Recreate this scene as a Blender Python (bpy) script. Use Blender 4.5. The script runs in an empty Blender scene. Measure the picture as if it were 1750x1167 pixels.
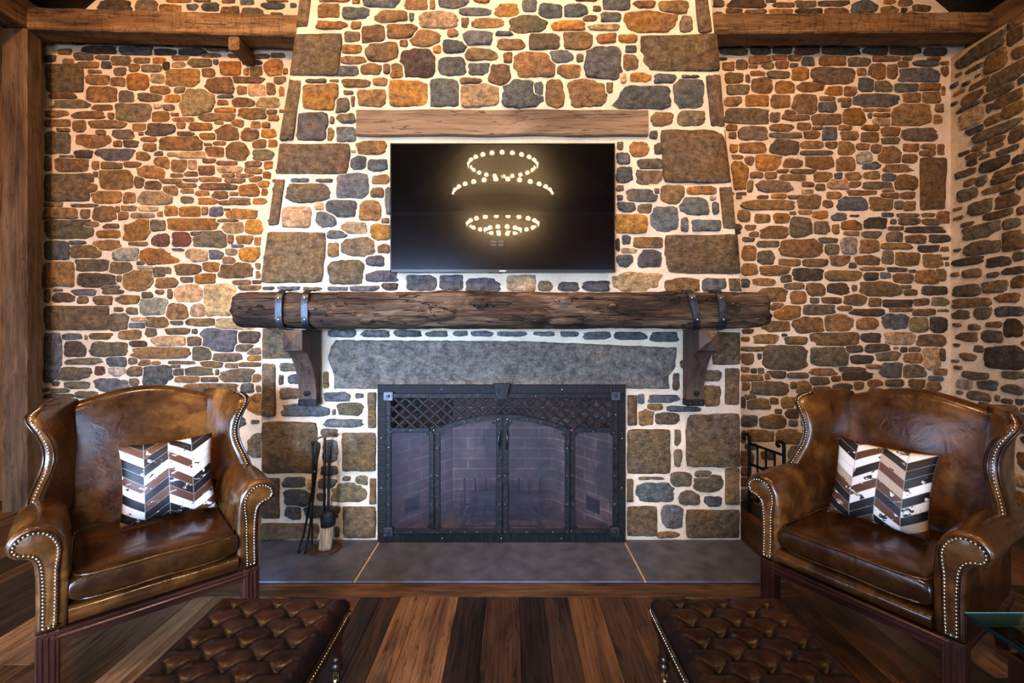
import bpy, bmesh, math, random
import numpy as np
from mathutils import Vector, Matrix, noise as mnoise

C = bpy.context.scene.collection
PI = math.pi
rnd = random.Random(7)
F, D0, CH, CX, HY = 778.0, 3.11, 1.46, 875.0, 560.0     # focal length in px, camera distance from the chimney face, eye height


def W(px, py, Y=0.0):
    k = (D0 + Y) / F
    return Vector(((px - CX) * k, Y, CH + (HY - py) * k))


# ------------------------------------------------------------------ mesh helper
class M:
    def __init__(s):
        s.v, s.f, s.mi, s.att = [], [], [], {}

    def add(s, verts, faces, mi=0, **att):
        b = len(s.v)
        s.v += [tuple(p) for p in verts]
        s.f += [tuple(b + i for i in f) for f in faces]
        s.mi += [mi] * len(faces)
        for k, val in att.items():
            s.att.setdefault(k, {})
            for i in range(b, len(s.v)):
                s.att[k][i] = val
        return s

    def bm(s, bm, mi=0, mat=None, **att):
        bm.verts.ensure_lookup_table()
        vs = [(mat @ v.co) if mat else v.co.copy() for v in bm.verts]
        fs = [[v.index for v in f.verts] for f in bm.faces]
        bm.free()
        return s.add(vs, fs, mi, **att)

    def box(s, x0, x1, y0, y1, z0, z1, bev=0.0, mi=0, seg=1, mat=None, **att):
        bm = bmesh.new()
        bmesh.ops.create_cube(bm, size=1)
        for v in bm.verts:
            v.co = Vector(((x0 + x1) / 2 + v.co.x * (x1 - x0), (y0 + y1) / 2 + v.co.y * (y1 - y0), (z0 + z1) / 2 + v.co.z * (z1 - z0)))
        if bev > 0:
            bmesh.ops.bevel(bm, geom=bm.edges[:], offset=bev, segments=seg, affect='EDGES', profile=0.5)
        bm.verts.index_update()
        return s.bm(bm, mi, mat, **att)

    def grid(s, rows, closeu=False, closev=False, mi=0, cap0=False, cap1=False, **att):
        nr, nc = len(rows), len(rows[0])
        vs = [p for r in rows for p in r]
        fs = []
        for i in range(nr if closev else nr - 1):
            for j in range(nc if closeu else nc - 1):
                a, b = i, (i + 1) % nr
                c, d = j, (j + 1) % nc
                fs.append((a * nc + c, a * nc + d, b * nc + d, b * nc + c))
        if cap0:
            fs.append(tuple(range(nc))[::-1])
        if cap1:
            fs.append(tuple(range((nr - 1) * nc, nr * nc)))
        return s.add(vs, fs, mi, **att)

    def tube(s, path, r, n=8, mi=0, closed=False, **att):
        P = [Vector(p) for p in path]
        k = len(P)
        rr = r if isinstance(r, (list, tuple)) else [r] * k
        rows, up = [], None
        for i in range(k):
            t = (P[(i + 1) % k] - P[i - 1]) if closed else (P[min(i + 1, k - 1)] - P[max(i - 1, 0)])
            t.normalize()
            if up is None:
                up = Vector((0, 0, 1)) if abs(t.z) < .9 else Vector((1, 0, 0))
            a = t.cross(up)
            if a.length < 1e-6:
                a = t.orthogonal()
            a.normalize()
            b = a.cross(t).normalized()
            up = b
            rows.append([P[i] + (a * math.cos(2 * PI * j / n) + b * math.sin(2 * PI * j / n)) * rr[i] for j in range(n)])
        return s.grid(rows, closeu=True, closev=closed, mi=mi, cap0=not closed, cap1=not closed, **att)

    def lathe(s, prof, loc=(0, 0, 0), n=16, mi=0, mat=None, **att):
        rows = []
        for (r, z) in prof:
            row = [Vector((r * math.cos(2 * PI * j / n), r * math.sin(2 * PI * j / n), z)) for j in range(n)]
            rows.append([((mat @ p) if mat else p) + Vector(loc) for p in row])
        return s.grid(rows, closeu=True, mi=mi, cap0=True, cap1=True, **att)

    def prism(s, poly, y0, y1, bev=0.0, mi=0, **att):
        """poly: (x, z) outline, extruded from y0 to y1."""
        bm = bmesh.new()
        a = [bm.verts.new((x, y0, z)) for x, z in poly]
        f = bm.faces.new(a)
        e = bmesh.ops.extrude_face_region(bm, geom=[f])
        for g in e['geom']:
            if isinstance(g, bmesh.types.BMVert):
                g.co.y = y1
        bmesh.ops.recalc_face_normals(bm, faces=bm.faces[:])
        if bev > 0:
            ed = [x for x in bm.edges if abs(x.verts[0].co.y - x.verts[1].co.y) < 1e-6]
            bmesh.ops.bevel(bm, geom=ed, offset=bev, segments=1, affect='EDGES', profile=.5)
        bm.verts.index_update()
        return s.bm(bm, mi, **att)

    def ball(s, c, r, nu=8, nv=5, mi=0, sc=(1, 1, 1), **att):
        c = Vector(c)
        prof = [(math.sin(PI * (i + .02) / (nv + .04)), -math.cos(PI * (i + .02) / (nv + .04))) for i in range(nv + 1)]
        rows = [[c + Vector((a * math.cos(2 * PI * j / nu) * sc[0], a * math.sin(2 * PI * j / nu) * sc[1], z * sc[2])) * r for j in range(nu)] for a, z in prof]
        return s.grid(rows, closeu=True, mi=mi, cap0=True, cap1=True, **att)


def obj(name, m, mat, parent=None, smooth=True, angle=None, sub=0, recalc=True):
    me = bpy.data.meshes.new(name)
    me.from_pydata(m.v, [], m.f)
    mats = mat if isinstance(mat, (list, tuple)) else [mat]
    for x in mats:
        me.materials.append(x)
    if len(mats) > 1:
        me.polygons.foreach_set('material_index', m.mi)
    for k, d in m.att.items():
        a = me.attributes.new(k, 'FLOAT_COLOR', 'POINT')
        buf = np.zeros((len(m.v), 4), dtype=np.float32)
        for i, val in d.items():
            buf[i, :len(val)] = val
        buf[:, 3] = 1
        a.data.foreach_set('color', buf.ravel())
    if recalc:
        bm = bmesh.new()
        bm.from_mesh(me)
        bmesh.ops.recalc_face_normals(bm, faces=bm.faces[:])
        bm.to_mesh(me)
        bm.free()
    me.polygons.foreach_set('use_smooth', [bool(smooth)] * len(me.polygons))
    if smooth and angle:
        me.set_sharp_from_angle(angle=math.radians(angle))
    me.update()
    o = bpy.data.objects.new(name, me)
    C.objects.link(o)
    if parent is not None:
        o.parent = parent
    if sub:
        md = o.modifiers.new('sub', 'SUBSURF')
        md.levels = md.render_levels = sub
    return o


def tag(o, label=None, cat=None, group=None, kind=None):
    if label: o['label'] = label
    if cat: o['category'] = cat
    if group: o['group'] = group
    if kind: o['kind'] = kind
    return o


def thing(name, label, cat, loc=(0, 0, 0), rz=0, group=None):
    o = bpy.data.objects.new(name, None)
    C.objects.link(o)
    o.location, o.rotation_euler = loc, (0, 0, rz)
    o.empty_display_size = .1
    return tag(o, label, cat, group)


def dup(root, loc, rz, label, group=None):
    r = root.copy(); C.objects.link(r)
    r.location, r.rotation_euler = loc, (0, 0, rz)
    r['label'] = label
    if group: r['group'] = group
    for ch in list(root.children):
        c = ch.copy(); C.objects.link(c); c.parent = r
        for g in list(ch.children):
            d = g.copy(); C.objects.link(d); d.parent = c
    return r


def smoothstep(a, b, x):
    t = max(0., min(1., (x - a) / (b - a)))
    return t * t * (3 - 2 * t)


def catmull(pts, n=8):
    P = [Vector(p) for p in pts]
    P = [P[0] * 2 - P[1]] + P + [P[-1] * 2 - P[-2]]
    out = []
    for i in range(1, len(P) - 2):
        for k in range(n):
            t = k / n
            out.append(.5 * ((2 * P[i]) + (P[i + 1] - P[i - 1]) * t + (2 * P[i - 1] - 5 * P[i] + 4 * P[i + 1] - P[i + 2]) * t * t + (3 * P[i] - P[i - 1] - 3 * P[i + 1] + P[i + 2]) * t ** 3))
    out.append(P[-2])
    return out


# ------------------------------------------------------------------ materials
class NT:
    def __init__(s, name):
        s.m = bpy.data.materials.new(name)
        s.m.use_nodes = True
        s.t = s.m.node_tree
        s.t.nodes.clear()
        s.out = s.n('OutputMaterial')

    def n(s, typ, **kw):
        nd = s.t.nodes.new('ShaderNode' + typ)
        for k, v in kw.items():
            if k.startswith('i_'):
                key = k[2:].replace('_', ' ')
                s.set(nd, key, v)
            else:
                setattr(nd, k, v)
        return nd

    def set(s, nd, key, v):
        sock = nd.inputs[int(key)] if key.isdigit() else nd.inputs[key]
        if isinstance(v, bpy.types.NodeSocket):
            s.t.links.new(v, sock)
        else:
            if hasattr(sock.default_value, '__len__') and len(sock.default_value) == 4 and len(v) == 3:
                v = (*v, 1)
            sock.default_value = v

    def coord(s, scale=(1, 1, 1), off=None, gen='Object'):
        tc = s.n('TexCoord').outputs[gen]
        if off is not None:
            tc = s.n('VectorMath', operation='ADD', i_0=tc, i_1=off).outputs[0]
        return s.n('Mapping', i_Vector=tc, i_Scale=scale).outputs[0]

    def noise(s, vec, scale, detail=4, rough=.55, dist=0):
        return s.n('TexNoise', i_Vector=vec, i_Scale=scale, i_Detail=detail, i_Roughness=rough, i_Distortion=dist).outputs['Fac']

    def ramp(s, fac, stops, interp='LINEAR'):
        r = s.n('ValToRGB')
        r.color_ramp.interpolation = interp
        el = r.color_ramp.elements
        while len(el) < len(stops):
            el.new(.5)
        for e, (p, c) in zip(el, stops):
            e.position = p
            e.color = (*c, 1) if hasattr(c, '__len__') else (c, c, c, 1)
        s.set(r, 'Fac', fac)
        return r.outputs['Color']

    def mix(s, fac, a, b, mode='MIX'):
        m = s.n('Mix', data_type='RGBA', blend_type=mode)
        for k, v in ((0, fac), (6, a), (7, b)):
            s.set(m, str(k), v)
        return m.outputs[2]

    def math(s, op, a, b=0., clamp=False):
        return s.n('Math', operation=op, i_0=a, i_1=b, use_clamp=clamp).outputs[0]

    def bump(s, h, strength=.4, dist=.01, normal=None):
        b = s.n('Bump', i_Strength=strength, i_Distance=dist, i_Height=h)
        if normal is not None:
            s.set(b, 'Normal', normal)
        return b.outputs[0]

    def bsdf(s, col, rough=.5, normal=None, **kw):
        p = s.n('BsdfPrincipled')
        s.set(p, 'Base Color', col)
        s.set(p, 'Roughness', rough)
        if normal is not None:
            s.set(p, 'Normal', normal)
        for k, v in kw.items():
            s.set(p, k.replace('_', ' '), v)
        s.t.links.new(p.outputs[0], s.out.inputs[0])
        return s.m


def mat_stone():
    t = NT('fieldstone')
    col = t.n('Attribute', attribute_name='scol').outputs['Color']
    off = t.n('Attribute', attribute_name='srnd').outputs['Vector']
    off = t.n('VectorMath', operation='SCALE', i_0=off, i_Scale=40.).outputs[0]  # every stone its own piece of the pattern
    v = t.coord((1, 1, 1), off)
    big = t.noise(v, 6, 5, .6)
    med = t.noise(v, 24, 6, .65)
    st = t.noise(t.coord((6, 6, 15), off), 3, 6, .65, 1.2)
    fine = t.noise(v, 90, 6, .7)
    c = t.mix(t.ramp(big, [(.40, 0.), (.62, 1.)]), col, t.mix(.38, col, (.085, .075, .062)))
    c = t.mix(t.ramp(big, [(.28, .55), (.42, 0.)]), c, t.mix(.6, col, (.34, .17, .05)))
    c = t.mix(1., c, t.ramp(med, [(.28, .25), (.5, .95), (.72, 1.65)]), 'MULTIPLY')
    c = t.mix(1., c, t.ramp(st, [(.3, .62), (.5, 1.), (.72, 1.3)]), 'MULTIPLY')
    c = t.mix(1., c, t.ramp(fine, [(.3, .6), (.5, 1.), (.7, 1.35)]), 'MULTIPLY')
    c = t.mix(t.ramp(fine, [(.60, 0.), (.74, .28)]), c, (.45, .40, .33))
    h = t.math('ADD', t.math('MULTIPLY', med, 1.), t.math('ADD', t.math('MULTIPLY', st, .9), t.math('MULTIPLY', fine, .45)))
    return t.bsdf(c, .72, t.bump(h, .75, .018))


def mat_mortar():
    t = NT('lime_mortar')
    v = t.coord()
    a, b = t.noise(v, 5, 5), t.noise(v, 70, 5, .6)
    c = t.ramp(a, [(.3, (.55, .43, .31)), (.6, (.69, .555, .40))])
    c = t.mix(.35, c, t.ramp(b, [(.3, .5), (.7, .9)]), 'MULTIPLY')
    return t.bsdf(c, .9, t.bump(t.math('ADD', b, t.math('MULTIPLY', t.noise(v, 16, 4), 2.)), .5, .012))


def mat_wood(name, stops, axis, fine=1., rough=.62, crack=.5, att=False, spec=.3, bump=.5, knots=True, wav=.5, con=1.35, adze=0., kn_amt=.6):
    """streaked timber, grain along axis (0, 1 or 2)."""
    t = NT(name)
    off = None
    if att:
        off = t.n('VectorMath', operation='SCALE', i_0=t.n('Attribute', attribute_name='srnd').outputs['Vector'], i_Scale=30.).outputs[0]
    def co(al, ac):
        sc = [ac, ac, ac]; sc[axis] = al
        return t.coord(tuple(sc), off)
    big = t.noise(co(.9, 3.5 * fine), 1.6, 5, .6, .8)
    gr = t.noise(co(1.3, 26 * fine), 1.6, 7, .65, wav)
    ck = t.noise(co(.8, 14 * fine), 1.8, 3, .5, 1.2)
    f = t.math('ADD', t.math('MULTIPLY', big, .6), t.math('MULTIPLY', gr, .4))
    c = t.ramp(t.math('ADD', t.math('MULTIPLY', t.math('SUBTRACT', f, .5), con), .5), stops)
    if adze:
        sc = [2.5, 2.5, 2.5]; sc[axis] = 11
        ad = t.noise(t.coord(tuple(sc), off), 1.5, 2, .5, .4)
        c = t.mix(adze, c, t.ramp(ad, [(.47, 1.), (.495, .25), (.505, .25), (.53, 1.)]), 'MULTIPLY')
    if att:
        c = t.mix(1., c, t.n('Attribute', attribute_name='scol').outputs['Color'], 'MULTIPLY')
    crk = t.ramp(ck, [(.485, 1.), (.497, 0.), (.503, 0.), (.515, 1.)])
    c = t.mix(crack, c, crk, 'MULTIPLY')
    if knots:
        vo = t.n('TexVoronoi', i_Vector=co(.9, 2.2 * fine), i_Scale=1.7)
        kn = t.ramp(vo.outputs['Distance'], [(.03, 0.), (.11, 1.)])
        c = t.mix(kn_amt, c, kn, 'MULTIPLY')
    h = t.math('ADD', gr, t.math('MULTIPLY', crk, crack * .8))
    r = t.ramp(gr, [(.3, rough * .75), (.7, min(1, rough * 1.2))])
    return t.bsdf(c, r, t.bump(h, bump, .008), Specular_IOR_Level=spec)


def mat_leather(name, dark, mid, lite, rough=.3, coat=.6, spec=.55):
    t = NT(name)
    v = t.coord()
    big = t.noise(v, 3.4, 4, .55, .6)
    med = t.noise(v, 14, 5, .6)
    sm = t.noise(v, 30, 4, .6)
    gr = t.noise(v, 160, 2, .5)
    wr = t.noise(v, 11, 3, .5, 1.4)
    wear = t.n('Attribute', attribute_name='wear').outputs['Fac']
    f = t.math('ADD', t.math('MULTIPLY', big, .7), t.math('MULTIPLY', med, .3))
    c = t.ramp(f, [(.30, dark), (.50, mid), (.68, lite)])
    c = t.mix(t.math('MULTIPLY', wear, t.ramp(sm, [(.3, .6), (.7, .85)])), c, dark)  # goes darker towards seams, creases and edges
    h = t.math('ADD', t.math('MULTIPLY', gr, .10), t.math('MULTIPLY', wr, .9))
    r = t.ramp(med, [(.3, rough * .75), (.7, rough * 1.3)])
    return t.bsdf(c, r, t.bump(h, .22, .012), Specular_IOR_Level=spec, Coat_Weight=coat, Coat_Roughness=.16)


def mat_iron(name, col=(.011, .0105, .0105), rough=.5, sc=30, metal=.2, stretch=(1, 1, 1)):
    t = NT(name)
    v = t.coord(stretch)
    a = t.noise(v, sc, 4, .6)
    c = t.mix(t.ramp(a, [(.4, 0.), (.75, .8)]), col, tuple(min(1, x * 2.3) for x in col))
    return t.bsdf(c, t.ramp(a, [(.3, rough * .7), (.7, rough * 1.3)]), t.bump(a, .6, .008), Metallic=metal, Specular_IOR_Level=.22)


def mat_plain(name, col, rough=.5, metal=0., var=.25, sc=25, bump=.15, **kw):
    t = NT(name)
    a = t.noise(t.coord(), sc, 4)
    c = t.mix(1., col, t.ramp(a, [(.3, 1 - var), (.7, 1 + var)]), 'MULTIPLY')
    return t.bsdf(c, rough, t.bump(a, bump, .004), Metallic=metal, **kw)


def mat_emit(name, col, st):
    t = NT(name)
    p = t.n('BsdfPrincipled', i_Roughness=.4)
    t.set(p, 'Base Color', col); t.set(p, 'Emission Color', col); t.set(p, 'Emission Strength', st)
    t.t.links.new(p.outputs[0], t.out.inputs[0])
    return t.m


STONE, MORTAR = mat_stone(), mat_mortar()
LEATHER = mat_leather('antique_leather', (.013, .0046, .0016), (.098, .037, .0085), (.31, .134, .030), .27, .35, .5)
LEATHER_DARK = mat_leather('antique_leather_dark', (.009, .003, .001), (.046, .0160, .0034), (.14, .052, .009), .24, .45, .5)
OAK = [(.28, (.034, .017, .007)), (.5, (.175, .096, .040)), (.72, (.31, .19, .086))]
BEAM_X = mat_wood('oak_beam_x', OAK, 0, adze=.5, crack=.75)
BEAM_Y = mat_wood('oak_beam_y', OAK, 1, adze=.4, crack=.75)
BEAM_Z = mat_wood('oak_beam_z', [(.28, (.036, .019, .009)), (.5, (.125, .073, .037)), (.72, (.21, .132, .073))], 2)
LOGWOOD = mat_wood('weathered_log', [(.27, (.009, .006, .004)), (.42, (.042, .024, .014)), (.55, (.105, .062, .036)), (.74, (.24, .165, .105))], 0, fine=.8, crack=.9, bump=1.4, rough=.8, wav=2.2, con=1.6)
LINTELWOOD = mat_wood('weathered_lintel', [(.28, (.075, .044, .024)), (.5, (.185, .118, .070)), (.72, (.28, .19, .12))], 0, crack=.7)
CORBELWOOD = mat_wood('dark_corbel', [(.28, (.03, .018, .012)), (.5, (.085, .052, .036)), (.72, (.13, .085, .06))], 2, crack=.2, rough=.5, knots=False)
FLOORWOOD = mat_wood('reclaimed_boards', [(.25, (.25, .20, .16)), (.5, (.98, .90, .78)), (.75, (1.5, 1.4, 1.22))], 1, fine=1.3, rough=.38, crack=.75, att=True, spec=.5, bump=.35, con=1.9, kn_amt=1.)
BORDERWOOD = mat_wood('border_board', [(.28, (.018, .010, .006)), (.5, (.12, .062, .028)), (.72, (.26, .14, .065))], 0, crack=.5, rough=.42)
MAHOGANY = mat_wood('mahogany', [(.28, (.012, .004, .003)), (.5, (.035, .011, .007)), (.72, (.07, .022, .012))], 2, crack=.0, rough=.26, knots=False, spec=.6, bump=.1)
MAHOGANY_X = mat_wood('mahogany_rail', [(.28, (.012, .004, .003)), (.5, (.038, .012, .008)), (.72, (.075, .024, .013))], 0, crack=.0, rough=.24, knots=False, spec=.6, bump=.1)
DARKWOOD = mat_wood('roof_boards', [(.3, (.010, .007, .005)), (.7, (.035, .023, .015))], 1, crack=.4, rough=.7)
ROOMWOOD = mat_wood('panelled_wall', [(.3, (.10, .045, .015)), (.7, (.30, .15, .055))], 2, crack=.5, rough=.6)
IRON = mat_iron('wrought_iron', (.012, .0115, .012))
IRON_FLANGE_X = mat_iron('hammered_iron_side', stretch=(.3, .3, 6), sc=22)
IRON_FLANGE_Z = mat_iron('hammered_iron_top', stretch=(6, .3, .3), sc=22)
STEEL = mat_iron('forged_steel_strap', (.05, .052, .056), .42, 18, .75)
RIVET = mat_plain('rivet_steel', (.30, .30, .33), .3, 1., .2)
NAIL = mat_plain('antique_brass_nail', (.66, .58, .44), .25, 1., .2)
BRASS = mat_plain('brass_caster', (.55, .40, .18), .3, 1., .2)
SLATE = mat_plain('bluestone_slab', (.092, .096, .122), .55, 0, .30, 9, .3)
BLACK = mat_plain('black_plastic', (.008, .008, .009), .35, 0, .1)
# ------------------------------------------------------------------ masonry
# Each stone: x0 y0 x1 y1 colour; an upper-case colour letter means squared, Q is a dressed corner block.
S_LEFT_A = """560 0 750 75 d,770 0 900 80 g,905 25 1035 75 o,915 80 1055 118 g,1065 25 1130 60 s,1065 70 1150 108 b,1150 15 1250 65 s,1260 40 1365 80 b,1375 45 1500 95 g,1490 20 1625 55 s,1525 0 1640 12 b,1370 0 1450 30 s,1265 0 1340 20 b,950 0 1090 15 o,1105 0 1200 14 b,1545 75 1610 95 b,1525 95 1620 125 g,1340 100 1450 128 b,1120 100 1330 125 b,720 95 890 120 g,1195 75 1240 100 g,1655 20 1690 45 s
470 265 665 310 d,680 265 870 315 s,880 280 1010 315 d,1015 280 1180 318 d,335 280 410 312 b,425 300 535 345 g,540 315 625 342 b,630 320 755 375 g,255 315 320 355 s,360 335 420 370 b,445 352 565 390 b,580 350 638 393 s,760 330 855 362 g,870 330 945 362 o,980 320 1075 345 b,1065 335 1210 385 g,1215 340 1245 370 s,1145 305 1260 328 b,1380 345 1495 370 d,1300 310 1350 330 b,1450 310 1535 335 b,1545 305 1625 330 b
735 365 797 410 b,805 370 925 412 g,930 355 968 402 d,980 350 1058 388 t,650 385 720 435 g,505 400 580 418 b,255 365 480 530 Q,490 425 630 485 b,630 440 715 495 b,725 422 850 517 o,860 420 940 475 t,945 393 1140 495 B,1150 390 1225 445 b,1255 352 1375 432 O,1390 390 1420 430 o,1420 378 1495 432 o,1505 338 1615 437 o,1320 437 1510 475 b,1560 435 1630 480 g,1175 440 1335 535 b,1350 490 1410 540 b,1410 483 1520 548 T,1515 475 1570 543 b,1590 495 1620 550 o,1610 390 1640 425 o
855 490 975 540 b,995 493 1058 533 g,480 492 668 583 B,678 517 765 585 g,785 530 925 580 g,938 540 1038 585 o,280 523 437 565 b,255 567 515 617 g,1015 508 1220 660 t,1240 540 1330 560 s,1240 570 1300 600 b,1320 557 1455 612 b,1460 557 1595 617 t
525 597 645 632 b,660 590 865 697 G,880 597 925 620 t,930 597 995 632 g,865 632 965 695 o,975 645 1020 662 b,1220 615 1345 642 o,1355 613 1520 682 b,1515 625 1580 655 b,258 630 392 670 b,410 635 595 677 b,617 643 653 682 b,985 670 1110 695 b,1135 645 1345 692 b,1530 655 1590 690 o
258 682 405 722 B,412 685 492 753 b,500 685 725 732 b,755 705 840 748 b,820 703 1000 777 g,1010 697 1060 733 b,1080 700 1210 745 o,1225 685 1275 712 b,1320 680 1390 727 b,1430 692 1485 735 b,1490 697 1540 732 o,325 732 400 755 b,550 742 605 775 b,640 740 765 795 g,790 750 820 772 b,1010 750 1110 775 b,1135 758 1235 797 o,1225 710 1365 803 b,1372 730 1475 807 b,1490 737 1575 790 o
255 750 402 877 G,415 768 632 845 b,650 800 697 838 b,705 797 790 840 g,800 783 895 808 b,818 817 893 865 b,910 778 1155 858 B,1165 817 1210 830 b,1215 805 1290 830 b,1440 795 1520 847 o,1530 797 1580 840 o,420 855 530 905 d,550 848 770 917 s,775 865 855 917 b,880 862 930 890 g,955 870 1010 892 t,1010 865 1180 902 t,1170 835 1280 900 b,1283 805 1432 915 b,1440 850 1560 918 g
255 890 293 975 g,318 903 505 980 B,340 885 430 897 b,525 918 568 968 b,570 922 700 967 b,705 922 808 955 b,880 893 970 965 b,975 910 1070 983 b,1070 912 1122 967 t,1155 905 1230 930 b,1235 918 1355 942 b,1395 917 1490 955 b,1505 915 1555 965 o,785 943 945 1018 b,1130 945 1225 1000 B,1235 948 1385 987 t,1395 957 1495 993 b
255 988 515 1150 Q,412 988 540 1040 b,535 980 560 1010 g,475 1045 555 1100 b,563 965 757 1085 b,765 1005 825 1073 b,970 990 1045 1012 b,1050 978 1130 1005 b,1265 992 1340 1012 b,1345 990 1450 1012 b,1500 977 1545 1018 o,915 1020 1040 1048 b,1040 1020 1130 1035 b,1135 1010 1265 1035 b,1285 1015 1400 1045 b,1420 1005 1495 1040 b,820 1032 920 1082 b,1000 1045 1120 1070 b,930 1060 1015 1115 b,1030 1075 1105 1103 b,1135 1045 1360 1083 b,1465 1030 1535 1070 o,1360 1050 1480 1120 o,1490 1070 1525 1115 o
515 1088 697 1160 b,702 1097 775 1160 b,780 1090 985 1167 T,1115 1087 1195 1118 b,1205 1088 1300 1137 b,1310 1095 1360 1115 b,1030 1120 1105 1160 g,1130 1128 1240 1165 o,1305 1128 1425 1143 t,1440 1130 1520 1165 o,1245 1145 1430 1167 b"""
S_LEFT_B = """250 82 350 107 b,392 93 545 110 b,245 115 430 178 B,447 122 500 177 b,512 105 645 193 b,645 105 665 140 b,655 133 712 183 b,670 103 758 132 b,765 108 878 133 t,725 143 855 172 t,872 135 902 163 b,913 102 985 160 o,993 107 1113 163 O,1118 110 1155 155 b,1155 108 1238 163 s,1250 120 1425 177 o,1240 118 1280 130 b
245 178 518 287 G,445 188 550 220 b,575 203 662 228 b,670 175 835 297 o,828 182 920 243 g,925 173 1210 240 O,1195 175 1320 193 b,1230 193 1357 260 t,1350 180 1455 263 o,540 237 673 282 o,840 258 942 330 r,953 248 1060 330 r,1052 245 1130 270 g,1070 240 1262 333 g,1260 260 1295 313 b,1310 267 1405 315 o,1408 277 1445 322 o
380 297 477 318 s,245 297 388 403 S,515 293 675 352 b,715 303 820 325 b,393 322 565 390 B,620 333 772 412 w,770 338 1005 427 o,1285 318 1350 333 s,950 340 1022 353 s,1028 343 1157 413 t,1157 347 1238 400 s,1250 340 1315 377 t,1325 330 1443 413 o
245 412 415 550 B,417 400 612 465 g,602 412 735 480 g,757 408 805 430 g,765 438 850 453 t,848 442 915 500 G,918 442 948 480 g,968 425 1120 487 b,1120 415 1222 470 o,1230 385 1303 430 b,1207 418 1402 507 b,1415 420 1443 455 b,420 475 645 555 d,648 490 675 525 b,680 455 850 572 b,860 500 987 560 b,1000 497 1072 528 g,1080 478 1195 535 O,1418 465 1443 505 b
1288 513 1395 545 b,1400 515 1445 535 b,565 543 665 562 g,570 560 685 592 b,397 565 535 600 s,295 563 348 577 g,245 565 280 640 g,282 585 415 637 d,430 597 490 645 b,518 602 625 652 b,635 597 778 648 b,785 580 850 620 g,865 568 910 593 b,930 560 957 618 b,965 537 1130 637 t,1130 537 1310 713 T,1320 545 1450 572 b
245 655 605 793 Q,587 700 715 797 g,633 665 683 690 b,700 665 765 705 g,770 610 930 707 w,917 645 1042 735 b,1055 645 1140 717 t,725 722 845 743 t,805 718 935 778 b,708 750 810 780 s,945 740 1015 763 g,1030 727 1195 770 b,1195 725 1445 790 T
340 810 455 845 s,470 820 485 845 g,497 808 625 842 b,655 790 785 845 b,803 778 868 830 g,915 778 1053 815 b,1063 785 1095 812 g,1117 777 1322 910 s,1270 798 1305 820 b,1315 797 1442 865 d,245 805 345 1080 S,358 853 478 940 d,495 857 707 937 g,720 850 818 885 d,840 825 1035 882 t,1035 827 1120 880 b,1370 890 1447 930 g,1297 870 1405 910 g,725 885 1060 950 b,1065 880 1172 962 G,1177 920 1345 967 g,1370 930 1447 962 o
358 947 570 982 g,590 940 703 1000 s,710 943 762 982 g,767 955 835 990 b,840 963 890 985 b,930 963 1080 980 g,1112 963 1235 1000 b,1245 975 1320 1003 g,1322 970 1447 993 b,300 997 508 1070 g,525 992 582 1042 r,600 993 700 1047 w,700 993 793 1048 b,790 985 958 1097 s,960 1003 1020 1043 g,1020 993 1180 1045 g,940 985 1000 1000 g,1195 1010 1215 1040 g,1218 1005 1410 1080 g,1395 1035 1447 1080 b,970 1047 1115 1085 b,1105 1052 1210 1078 b,355 1075 508 1117 g,290 1073 332 1100 s,520 1060 712 1135 s,717 1057 770 1100 g,1333 1085 1407 1140 s,1420 1097 1447 1135 g,320 1000 410 1007 s,1030 1087 1320 1125 b,240 1110 278 1130 s,285 1115 385 1140 g,245 1145 415 1167 g,415 1130 545 1167 g"""
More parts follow.
